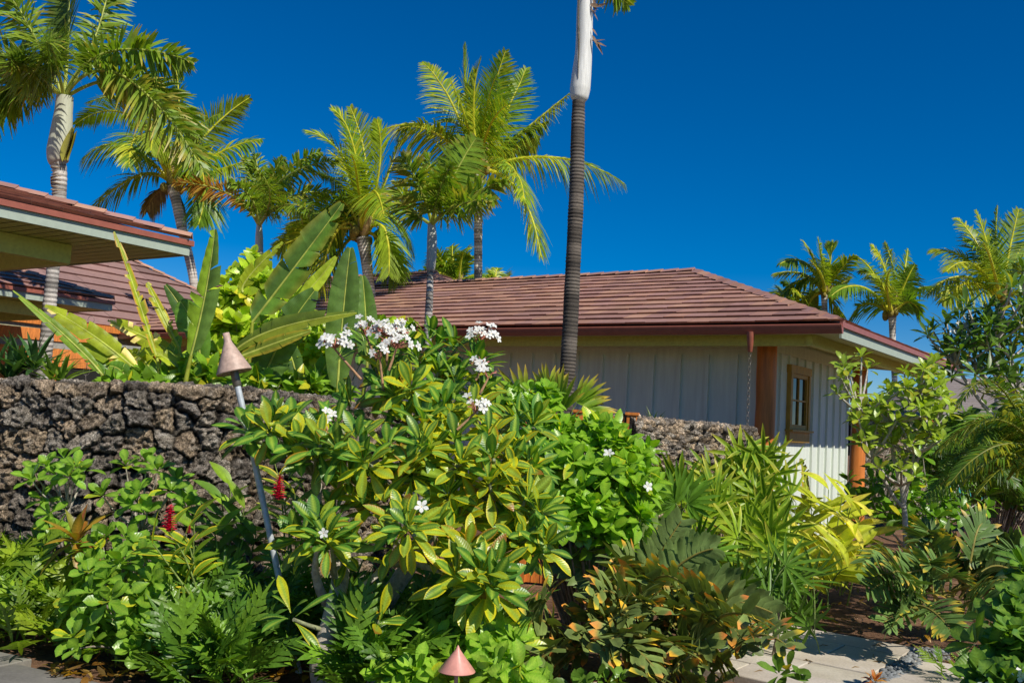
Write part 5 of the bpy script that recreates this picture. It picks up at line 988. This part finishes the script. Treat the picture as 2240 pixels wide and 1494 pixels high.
# ================================================================== PLUMERIA (main subject)
def plumeria():
    base = gb(700, 1560, 5.95); rt = thing('plumeria_tree', 'large plumeria tree with white flower clusters and yellow edged leaves at centre', 'tree', base)
    BK = c3(.36, .32, .27); sk_ = {}
    def limb(pts, r0, r1):
        q = catmull([p if isinstance(p, np.ndarray) else P(*p) for p in pts], 7); n = len(q); r = np.linspace(r0, r1, n)*(1+fbm(np.linspace(0, 9, n), np.full(n, r0*99), 5)*.35); q = q+np.stack([fbm(np.linspace(0, 4, n), np.full(n, r0*50+7*k), 8+k)*.05 for k in range(3)], 1)
        b = Buf(); tube(b, q, r, 10, BK*R_.uniform(.85, 1.1)); mesh('branch', b, 'bark', rt); return q
    T1 = limb([base, (703, 1470, 5.95), (712, 1400, 5.95), (728, 1330, 6.0), (745, 1260, 6.2), (752, 1180, 6.4)], .066, .05)
    T2 = limb([base+c3(.25, .35, 0), (770, 1440, 6.6), (830, 1330, 6.6), (870, 1270, 6.6), (905, 1215, 6.6), (950, 1150, 6.6), (1010, 1110, 6.6)], .075, .045)
    nodes = [(752, 1180, 6.4), (700, 1100, 6.6), (690, 1040, 6.7), (830, 1090, 6.6), (820, 1030, 6.7), (1010, 1110, 6.6), (1080, 1075, 6.6), (900, 1225, 6.4), (960, 1240, 6.2), (840, 870, 7.0), (910, 900, 6.9), (1000, 950, 6.9), (740, 1290, 6.1), (720, 1380, 6.0), (1100, 1180, 6.3), (1050, 1010, 6.8), (920, 1060, 6.5)]
    nd = [P(*n) for n in nodes]
    for ch in ([(752, 1180, 6.4), (700, 1110, 6.6), (690, 1040, 6.7), (640, 960, 6.7)], [(752, 1180, 6.4), (800, 1120, 6.6), (830, 1060, 6.7), (820, 1000, 6.8), (850, 900, 6.9), (870, 830, 7.0)], [(900, 1215, 6.6), (940, 1100, 6.7), (960, 1010, 6.8), (985, 930, 6.9), (1010, 860, 7.0)], [(1010, 1110, 6.6), (1075, 1080, 6.6), (1090, 1010, 6.8), (1100, 940, 6.9)],
               [(905, 1225, 6.55), (840, 1240, 6.35), (790, 1280, 6.1)], [(900, 1220, 6.5), (970, 1250, 6.2), (1050, 1250, 6.1)], [(720, 1390, 6.2), (760, 1360, 6.0), (800, 1340, 5.9)], [(1010, 1110, 6.6), (1100, 1180, 6.3), (1150, 1200, 6.2)], [(728, 1340, 6.2), (690, 1260, 6.0), (690, 1200, 5.9)]):
        limb(ch, .036, .016)
    PGr = (.043, .12, .035); PYe = (.37, .37, .02); EDG = (.43, .39, .02); BRNe = (.28, .14, .02)
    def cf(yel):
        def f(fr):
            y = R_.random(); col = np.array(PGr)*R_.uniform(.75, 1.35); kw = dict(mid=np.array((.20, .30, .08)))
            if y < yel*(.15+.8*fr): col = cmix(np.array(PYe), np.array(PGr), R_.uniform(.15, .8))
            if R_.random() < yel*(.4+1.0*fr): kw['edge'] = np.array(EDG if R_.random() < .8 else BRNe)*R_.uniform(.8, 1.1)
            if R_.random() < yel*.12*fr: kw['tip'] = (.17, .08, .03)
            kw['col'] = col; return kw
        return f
    heads = [(545, 945, 6.4, .2), (615, 925, 6.5, .15), (640, 930, 6.5, .15), (660, 965, 6.3, .3), (700, 930, 6.5, .2), (735, 985, 6.2, .35), (775, 960, 6.2, .3), (740, 930, 6.5, .15), (800, 1010, 6.1, .6), (690, 1000, 6.3, .5),
      (840, 780, 6.9, .1), (880, 760, 6.9, .1), (860, 820, 6.8, .45), (905, 800, 6.8, .4), (830, 850, 6.7, .5), (900, 860, 6.6, .75), (960, 760, 7.0, .15), (1000, 755, 7.0, .1), (1020, 790, 6.9, .25), (960, 810, 6.8, .6), (1000, 840, 6.8, .5), (1050, 850, 6.8, .4),
      (990, 880, 6.6, .9), (1040, 900, 6.6, .8), (880, 920, 6.5, .6), (930, 930, 6.4, .5), (950, 970, 6.3, .75), (1000, 960, 6.4, .8), (860, 980, 6.3, .5), (900, 1010, 6.2, .7), (1060, 960, 6.4, .9), (1110, 980, 6.4, .7), (1150, 1000, 6.5, .3), (1170, 1040, 6.4, .2), (1120, 1040, 6.3, .8), (1070, 1050, 6.2, .95), (1030, 1060, 6.3, .8), (960, 1050, 6.4, .6),
      (880, 1130, 5.8, .75), (905, 1165, 5.65, .95), (850, 1170, 5.8, .8), (700, 1150, 6.0, .3), (725, 1190, 5.9, .45), (660, 1180, 6.1, .3), (735, 1120, 6.3, .4), (760, 1200, 6.1, .4), (1080, 1240, 5.8, .35), (1050, 1250, 5.8, .7), (1020, 1220, 5.9, .85), (1000, 1270, 5.8, .9), (1075, 1270, 5.7, .7), (1160, 1180, 6.1, .5), (1130, 1190, 6.1, .85), (1190, 1200, 6.1, .45), (1110, 1140, 6.3, .9), (1060, 1130, 6.3, .9), (1100, 1100, 6.4, .9), (950, 1160, 6.1, .6), (810, 1100, 6.3, .7),
      (830, 1355, 5.8, .7), (640, 1350, 5.75, .1), (1010, 1130, 6.2, .8), (780, 870, 6.9, .3), (760, 1040, 6.3, .7), (840, 1050, 6.4, .5), (1170, 930, 6.7, .3), (1120, 920, 6.7, .5), (930, 740, 7.0, .05), (810, 745, 7.0, .1), (1060, 790, 6.9, .15),
      (920, 980, 6.2, .6), (1010, 1010, 6.2, .85), (970, 900, 6.5, .7), (1080, 1000, 6.2, .9), (870, 870, 6.6, .5), (700, 970, 6.2, .4), (980, 1090, 6.2, .8), (1150, 1090, 6.2, .7), (1180, 1130, 6.2, .4), (600, 950, 6.3, .4)]
    b = Buf(); sb = Buf()
    for (px, py, d, yel) in heads:
        p = P(px, py, d); i = int(np.argmin([np.linalg.norm(p-q)+(.25 if q[2] > p[2] else 0) for q in nd])); q = nd[i]; out = nz(p-q) if np.linalg.norm(p-q) > .05 else UP
        ax = nz(out*.55+c3(R_.uniform(-.15, .15), -.5, .75)); big = d < 6.05
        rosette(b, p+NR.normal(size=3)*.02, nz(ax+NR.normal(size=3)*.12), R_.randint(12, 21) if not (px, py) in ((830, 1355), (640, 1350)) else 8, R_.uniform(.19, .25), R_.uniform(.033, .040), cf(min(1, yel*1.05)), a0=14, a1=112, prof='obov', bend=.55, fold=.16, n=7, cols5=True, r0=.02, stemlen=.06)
        m = (p+q)/2-UP*.05*np.linalg.norm(p-q); tube(sb, bez(q, m, p-ax*.02, 8), np.linspace(.017, .012, 8), 6, c3(.19, .20, .11))
    mesh('twigs', sb, 'bark', rt); mesh('foliage', b, 'plumeria', rt)
    def cluster(px, py, d, n, spread, foot):
        rb = Buf(); fb = Buf(); c = P(px, py, d); f0 = P(*foot, d); tube(rb, bez(f0, (f0+c)/2+c3(0, 0, -.02), c-UP*.03, 8), np.linspace(.010, .007, 8), 6, c3(.30, .17, .09))
        for i in range(n):
            o = NR.normal(size=3); o /= np.linalg.norm(o); o[1] = -abs(o[1])*.7; o[2] = abs(o[2])*1.0-.15; o[0] *= spread[0]; o[2] *= spread[1]; p = c + o*R_.uniform(.055, .14)
            tube(rb, bez(c-UP*.03, (c+p)/2-UP*.01, p, 5), [.004, .0035, .003, .003, .003], 4, c3(.40, .17, .11)*R_.uniform(.7, 1.1)); flower(fb, p, nz(o+c3(.1, -.55, .4)), R_.uniform(.023, .030))
        for i in range(n): 
            o = NR.normal(size=3); o /= np.linalg.norm(o); o[2] = abs(o[2])*.5; p = c+o*.09*np.array([spread[0], 1, 1]); tube(rb, [c-UP*.03, (c+p)/2, p], [.004, .003, .005], 4, c3(.42, .16, .12))
        s_ = mesh('flower_cluster', fb, 'petal', rt); mesh('flower_stalk', rb, 'bark', s_)
    cluster(732, 752, 6.5, 15, (1.0, .9), (790, 830)); cluster(850, 728, 6.7, 26, (1.7, .8), (845, 800)); cluster(800, 722, 6.7, 10, (1., .9), (830, 800)); cluster(868, 752, 6.55, 12, (1.2, .8), (850, 810)); cluster(1052, 738, 6.9, 15, (1., 1.0), (1030, 800)); cluster(832, 778, 6.5, 4, (.6, .6), (838, 850)); cluster(1055, 795, 6.7, 4, (.7, .5), (1020, 870)); cluster(1040, 892, 6.4, 6, (.9, .7), (1000, 940)); cluster(1068, 818, 6.6, 3, (.7, .4), (1050, 860)); cluster(712, 915, 6.3, 3, (.5, .5), (720, 950))
    fb = Buf(); flower(fb, P(922, 1108, 5.55), nz(c3(.1, -1, .35)), .033); mesh('flower', fb, 'petal', rt)
    fb = Buf(); flower(fb, P(708, 1166, 5.75), nz(c3(.1, -1, .35)), .026); mesh('flower', fb, 'petal', rt)
plumeria()
# ================================================================== FERN GROUND COVER
def fern_leaf(b, base, d, nrm, L, col):
    d = nz(d); n = 9; nrm = nz(nrm-d*np.dot(nrm, d)); a = -R_.uniform(.1, .7)*np.linspace(0, 1, n); dc = np.cos(a)[:, None]*d+np.sin(a)[:, None]*nrm; pts = base+np.cumsum(dc*L/n, 0); side = np.cross(d, nrm)
    leaf(b, base, d, nrm, L, L*.030, col, bend=-a[-1], fold=.1, n=6, prof='strap')
    k = R_.randint(4, 6)
    for i in range(k):
        f = .22+.62*i/k; q = pts[int(f*(n-1))]; ll = L*(.40-.045*i)*R_.uniform(.8, 1.15)
        for sg in (-1, 1): leaf(b, q, side*sg*.75+dc[int(f*(n-1))]*.8, nrm, ll, L*.036, col, bend=R_.uniform(0, .7), fold=.2, n=4, prof='lance', vary=.08)
def ferns(name, label, zones, L, cols, seed):
    b = Buf(); rr = random.Random(seed)
    for (x0, x1, y0, y1, d0, d1, cnt, zmax) in zones:
        for i in range(cnt):
            d = rr.uniform(d0, d1); px = rr.uniform(x0, x1); p = P(px, 900, d); p[2] = rr.uniform(.0, zmax)
            a = rr.uniform(0, 6.28); el = rr.uniform(.6, 1.4); col = np.array(rr.choice(cols))*rr.uniform(.75, 1.25)
            fern_leaf(b, p, c3(math.cos(a)*math.cos(el), math.sin(a)*math.cos(el)-.25, math.sin(el)), c3(-math.cos(a)*.7, -math.sin(a)*.7-.5, 1.), L*rr.uniform(.65, 1.15), col)
    tag(mesh(name, b, 'fern'), label, 'fern', kind='stuff')
FC = [(.13, .215, .03), (.17, .25, .035), (.10, .175, .03), (.07, .14, .03)]
ferns('fern_ground_cover', 'pale green lobed ferns covering the ground at lower left', [(-160, 130, 0, 0, 6.7, 7.6, 130, .40), (100, 330, 0, 0, 6.7, 7.3, 70, .25), (-160, 210, 0, 0, 6.4, 6.9, 80, .14), (200, 420, 0, 0, 6.2, 6.8, 50, .1)], .44, FC, 1)
ferns('fern_ground_cover', 'darker lobed ferns covering the ground under the plumeria trunk', [(400, 700, 0, 0, 6.2, 7.2, 210, .35), (440, 610, 0, 0, 5.7, 6.2, 70, .25), (700, 1120, 0, 0, 6.3, 7.2, 200, .35), (790, 960, 0, 0, 5.6, 6.3, 80, .3), (430, 560, 0, 0, 5.6, 5.9, 30, .15)], .44, [(.055, .13, .03), (.07, .155, .03), (.09, .18, .03), (.045, .105, .03)], 2)
ferns('fern_ground_cover', 'small lobed fern patch under the right cycad near the pebbles', [(2060, 2150, 0, 0, 7.0, 7.3, 14, .1)], .22, FC, 3)
# ================================================================== BOTTOM AND RIGHT SHRUBS
shrub('gardenia_shrub', 'bright glossy shrub around the copper path light at bottom centre', 'shrub', gb(1000, 1640, 5.6), [(860, 1480, 5.5, 60, 25, 10), (920, 1490, 5.4, 60, 30, 12), (1060, 1450, 5.6, 70, 55, 26), (1110, 1400, 5.8, 50, 40, 14), (1030, 1370, 6.0, 40, 40, 8), (960, 1440, 5.9, 50, 40, 12), (1120, 1480, 5.4, 60, 30, 12)], mk((.11, .23, .035), GYL, .06, mid=(.20, .33, .08), var=.25), .125, .040, k=7)
shrub('gardenia_shrub', 'dark glossy shrub with bluish white flowers in the bottom right corner', 'shrub', gb(2210, 1640, 5.4), [(2220, 1340, 5.8, 60, 50, 17), (2250, 1280, 6.0, 50, 50, 9), (2185, 1425, 5.4, 50, 45, 14), (2240, 1430, 5.3, 50, 60, 18), (2165, 1490, 5.2, 45, 25, 9), (2220, 1500, 5.1, 50, 30, 12)], mk((.05, .125, .035), None, 0, mid=(.11, .2, .06), var=.25), .15, .046, k=8, flowers=7)
shrub('gardenia_shrub', 'low weedy sprigs on the soil before the near edge of the pale path', 'shrub', gb(1750, 1560, 6), [(1735, 1475, 6.0, 40, 15, 3), (1160, 1490, 5.5, 60, 20, 5), (1300, 1490, 5.6, 80, 20, 6)], mk((.07, .14, .04), (.4, .33, .03), .1), .11, .03, k=6)
def tree(name, label, base, forks, heads, d, L, Wd, k, colf, trunkr, mat='leaf', stemc=(.36, .33, .29), prof='obov', flowers=(), cat='tree'):
    rt = thing(name, label, cat, base); tb = Buf(); fk = [P(*f) for f in forks]
    for i, f in enumerate(fk):
        o = base if i == 0 else (fk[0] if i % 2 or len(fk) < 4 else fk[0]*.8+base*.2)
        m = (o+f)/2 + c3(R_.uniform(-.06, .06), 0, -.22*np.linalg.norm(f-o)*(i > 0)); n_ = 14; r0 = trunkr if i == 0 else trunkr*.6; q = bez(o, m, f, n_); q = q + np.stack([fbm(np.linspace(0, 4, n_), np.full(n_, i*3.1+k), 4+k)*.07*np.sin(np.linspace(0, 3.14, n_)) for k in range(3)], 1); tube(tb, q, np.linspace(r0, r0*.6, n_), 8, np.array(stemc)*R_.uniform(.8, 1.1))
    mesh('trunk', tb, 'bark', rt); sb = Buf(); b = Buf()
    for (px, py, dd) in heads:
        p = P(px, py, d+dd); q = min(fk, key=lambda f: np.linalg.norm(f-p)+(1 if f[2] > p[2] else 0)); m = (p+q)/2+c3(0, 0, -.12*np.linalg.norm(p-q)); tube(sb, bez(q, m, p, 9), np.linspace(trunkr*.5, trunkr*.22, 9), 5, np.array(stemc)*R_.uniform(.85, 1.1))
        ax = nz(nz(p-q)*.7+c3(0, -.3, .8)); rosette(b, p, ax, k, L*R_.uniform(.8, 1.15), Wd, colf, a0=12, a1=100, prof=prof, n=5, bend=.5)
    mesh('branches', sb, 'bark', rt); mesh('crown', b, mat, rt)
    for (px, py, dd, n_) in flowers:
        fb = Buf(); c = P(px, py, d+dd)
        for i in range(n_): flower(fb, c+NR.normal(size=3)*.05, nz(c3(R_.uniform(-.5, .5), -1, .5)), .035)
        mesh('flower_cluster', fb, 'petal', rt)
    return rt
hd = []
for (cx, cy, rx, ry, k) in ((1862, 820, 20, 30, 6), (1885, 910, 30, 40, 11), (1935, 870, 30, 40, 11), (1950, 940, 35, 35, 10), (2000, 840, 25, 40, 10), (2035, 800, 22, 25, 8), (2010, 920, 40, 30, 9), (2060, 880, 20, 30, 7), (1900, 970, 25, 20, 5), (1980, 1010, 30, 20, 5), (2050, 960, 30, 25, 5), (2020, 870, 40, 60, 8)):
    for i in range(k): hd.append((cx+R_.gauss(0, .7)*rx, cy+R_.gauss(0, .7)*ry, R_.uniform(-.5, .4)))
tree('young_tree', 'young branching tree with pale bark and light green leaves before the far log post', gb(1985, 1240, 11), [(1972, 1060, 11), (1905, 1000, 10.9), (2000, 990, 11), (2030, 950, 11.1), (1880, 900, 10.9), (1945, 920, 11), (1995, 880, 11)], hd, 11, .15, .036, 7, mk((.14, .225, .045), (.30, .28, .05), .12, mid=(.22, .30, .08), var=.35), .04)
hd = []
for (cx, cy, rx, ry, k) in ((2000, 1060, 40, 30, 8), (2020, 1110, 50, 40, 14), (1950, 1120, 50, 40, 12), (1900, 1080, 30, 40, 10), (2080, 1080, 40, 40, 12), (2060, 1160, 40, 40, 9)):
    for i in range(k): hd.append((cx+R_.gauss(0, .8)*rx, cy+R_.gauss(0, .8)*ry, R_.uniform(-.4, .5)))
tree('leafy_shrub', 'darker leafy shrub with tiny red flowers under the young pale barked tree', gb(1960, 1230, 11.8), [(1980, 1190, 11.8), (1930, 1140, 11.8), (2040, 1140, 11.8)], hd, 11.7, .19, .045, 8, mk((.085, .19, .03), GYL, .05, var=.35), .025, cat='shrub')
hd = [(2042, 725, .2), (2030, 735, -.1)]
for (cx, cy, rx, ry, k) in ((2090, 735, 30, 25, 6), (2130, 705, 40, 30, 7), (2170, 740, 50, 40, 10), (2130, 770, 40, 30, 7), (2210, 700, 40, 40, 9), (2210, 790, 40, 40, 10), (2110, 810, 30, 15, 4), (2230, 640, 20, 40, 6), (2170, 830, 50, 25, 6)):
    for i in range(k): hd.append((cx+R_.gauss(0, .75)*rx, cy+R_.gauss(0, .75)*ry, R_.uniform(-.5, .5)))
tree('plumeria_tree', 'plumeria tree with dark slender leaves at the right edge, against the sky', gb(2330, 1150, 12), [(2250, 880, 12), (2140, 810, 12), (2090, 795, 12), (2210, 780, 12), (2250, 740, 12), (2160, 760, 11.9)], hd, 12, .26, .03, 11, mk((.06, .12, .03), (.2, .22, .04), .1, var=.3), .05, mat='plumeria', flowers=((2112, 722, -.1, 7), (2105, 730, -.2, 4)))
# feathery dark palms at right
def areca(label, base, n, cx, cy, rx, ry, d, L, seed, col, llen=46, cb=None):
    r = random.Random(seed); rt = thing('areca_palm', label, 'palm', base)
    for i in range(n):
        b = Buf(); x0 = cx+r.uniform(-rx, rx)*.4; y0 = cy+r.uniform(-ry, ry)*.4; a = r.uniform(-.5, 3.6); l = L*r.uniform(.7, 1.15); dt = r.uniform(-.9, .3)
        px_frond(b, d+r.uniform(-.4, .4), (x0, y0), (x0+math.cos(a)*l*.5, y0-math.sin(a)*l*.45-l*.14), (x0+math.cos(a)*l*1.0, y0-math.sin(a)*l*.6+l*.22), dt*.5, dt, llen, col=np.array(col)*r.uniform(.7, 1.3), rcol=(.16, .17, .05), npair=48, lw=.0085, twist=r.uniform(-.8, .8), droop=r.uniform(.3, .7), start=.1, lean=.8, taper=.5, rr=.012, colb=cb); mesh('frond', b, 'palm', rt)
    return rt
areca('feathery dark green palm filling the right edge beside the far stone wall', gb(2200, 1220, 10), 26, 2205, 1010, 110, 100, 10, 160, 1, (.065, .125, .03), cb=(.12, .17, .03))
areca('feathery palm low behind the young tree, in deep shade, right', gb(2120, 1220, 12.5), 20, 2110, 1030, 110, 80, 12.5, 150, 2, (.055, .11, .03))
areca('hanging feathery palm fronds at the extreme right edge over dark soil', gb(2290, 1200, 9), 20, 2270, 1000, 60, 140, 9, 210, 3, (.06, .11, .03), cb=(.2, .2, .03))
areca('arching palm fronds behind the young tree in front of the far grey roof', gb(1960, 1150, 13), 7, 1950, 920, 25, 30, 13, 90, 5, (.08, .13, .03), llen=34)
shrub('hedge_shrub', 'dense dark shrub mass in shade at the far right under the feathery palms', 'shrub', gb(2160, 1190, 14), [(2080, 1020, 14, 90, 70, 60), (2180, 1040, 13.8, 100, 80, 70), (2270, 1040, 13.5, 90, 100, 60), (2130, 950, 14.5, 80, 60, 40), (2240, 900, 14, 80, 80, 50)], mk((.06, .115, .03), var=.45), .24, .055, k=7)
strappy('lone strappy sprout on bare soil at the right photo edge', gb(2225, 1250, 10), [(2232, 1205, 10), (2228, 1215, 9.9)], .3, .022, (.12, .2, .04), k=10)
# ================================================================== LAMPS AND SMALL THINGS
def torch():
    d = 6.55; top = P(512, 812, d); bot = P(608, 1228, d-.05); v = nz(bot-top); g = bot + v*(bot[2]/-v[2]) if v[2] < -.1 else bot; rt = thing('tiki_torch', 'leaning garden torch with bronze cone head on a grey metal pole', 'torch', g*c3(1, 1, 0))
    b = Buf(); tube(b, [top-v*.03, top+v*.5, g-UP*.1], [.021, .021, .021], 14); mesh('pole', b, 'galv', rt)
    b = Buf(); tube(b, [top-v*.06, top-v*.05, top+v*.10, top+v*.105], [.025, .028, .028, .023], 14); mesh('collar', b, 'chain', rt)
    ax = nz(c3(.10, .02, -1)); c0 = P(494, 728, d); c1 = P(512, 812, d); ax = nz(c1-c0); H = np.linalg.norm(c1-c0); b = Buf()
    tube(b, [c0, c0+ax*.002, c0+ax*.055, c0+ax*.075, c0+ax*.08, c0+ax*H, c0+ax*(H+.012), c0+ax*(H-.002), c0+ax*.1], [.0, .022, .024, .030, .033, .115, .115, .111, .027], 32, cap=False, axis=ax); mesh('cone_head', b, 'copper', rt)
torch()
def path_light():
    d = 5.3; ap = P(1002, 1414, d); e0 = P(961, 1468, d); e1 = P(1043, 1468, d); r = np.linalg.norm(e1-e0)/2; zc = (e0[2]+e1[2])/2; rt = thing('path_light', 'small copper cone path light poking out of the shrub at bottom centre', 'lamp', ap*c3(1, 1, 0)); p = lambda z, k=0: np.array([ap[0], ap[1], z])
    b = Buf(); tube(b, [p(ap[2]+.008), p(ap[2]), p(ap[2]-.012), p(zc+.004), p(zc), p(zc+.006), p(ap[2]-.02)], [.002, .006, .011, r, r, r-.004, .008], 36, cap=False, axis=-UP); mesh('cone_shade', b, 'copper2', rt)
    b = Buf(); tube(b, [p(ap[2]-.02), p(zc-.02), p(zc-.03), p(-.1)], [.012, .014, .011, .011], 12); mesh('stake', b, 'copper', rt)
path_light()
def spotlight():
    p = P(1702, 1268, 9.6); rt = thing('garden_spotlight', 'slate blue wedge hooded garden light on soil below the yellow green ginger', 'lamp', p*c3(1, 1, 0)); b = Buf(); s = .11
    V = np.array([p+c3(-s, -s*.6, -s*.7), p+c3(s*1.2, -s*.4, -s*.75), p+c3(s*.2, -s*.3, s*1.1), p+c3(-s*.6, s, -s*.6), p+c3(s, s, -s*.6)]); b.add(V, [[0, 1, 2], [0, 2, 3], [1, 4, 2], [2, 4, 3], [0, 3, 4], [0, 4, 1]], W1); mesh('hood', b, 'slate', rt, smooth=False)
    b = Buf(); tube(b, [p*c3(1, 1, 0)-UP*.05, p-UP*s*.6], [.02, .02], 8); mesh('stake', b, 'chain', rt)
spotlight()
def blue_jar():
    p = G(2146, 1214); b = Buf(); h = .19; tube(b, [p, p+UP*.005, p+UP*h*.4, p+UP*h*.75, p+UP*h*.9, p+UP*h], [.0, .05, .06, .045, .035, .04], 18); o = mesh('garden_jar', b, 'blue', loc=p); tag(o, 'small blue rounded jar on dark soil under the right hand palms', 'jar')
blue_jar()
def teal_panel():
    p = P(2105, 1027, 16); b = Buf(); 
    for i in range(5): box(b, p+c3(-.34+i*.17, 0, -.15), c3(.08, .02, 0), c3(0, .015, 0), UP*.3)
    box(b, p+c3(0, .03, -.3), c3(.45, .1, 0), c3(0, .012, 0), UP*.04); o = mesh('teal_fence_panel', b, 'teal', loc=p*c3(1, 1, 0), smooth=False); tag(o, 'turquoise panel glimpsed through the dark shrubs at right', 'fence panel')
teal_panel()
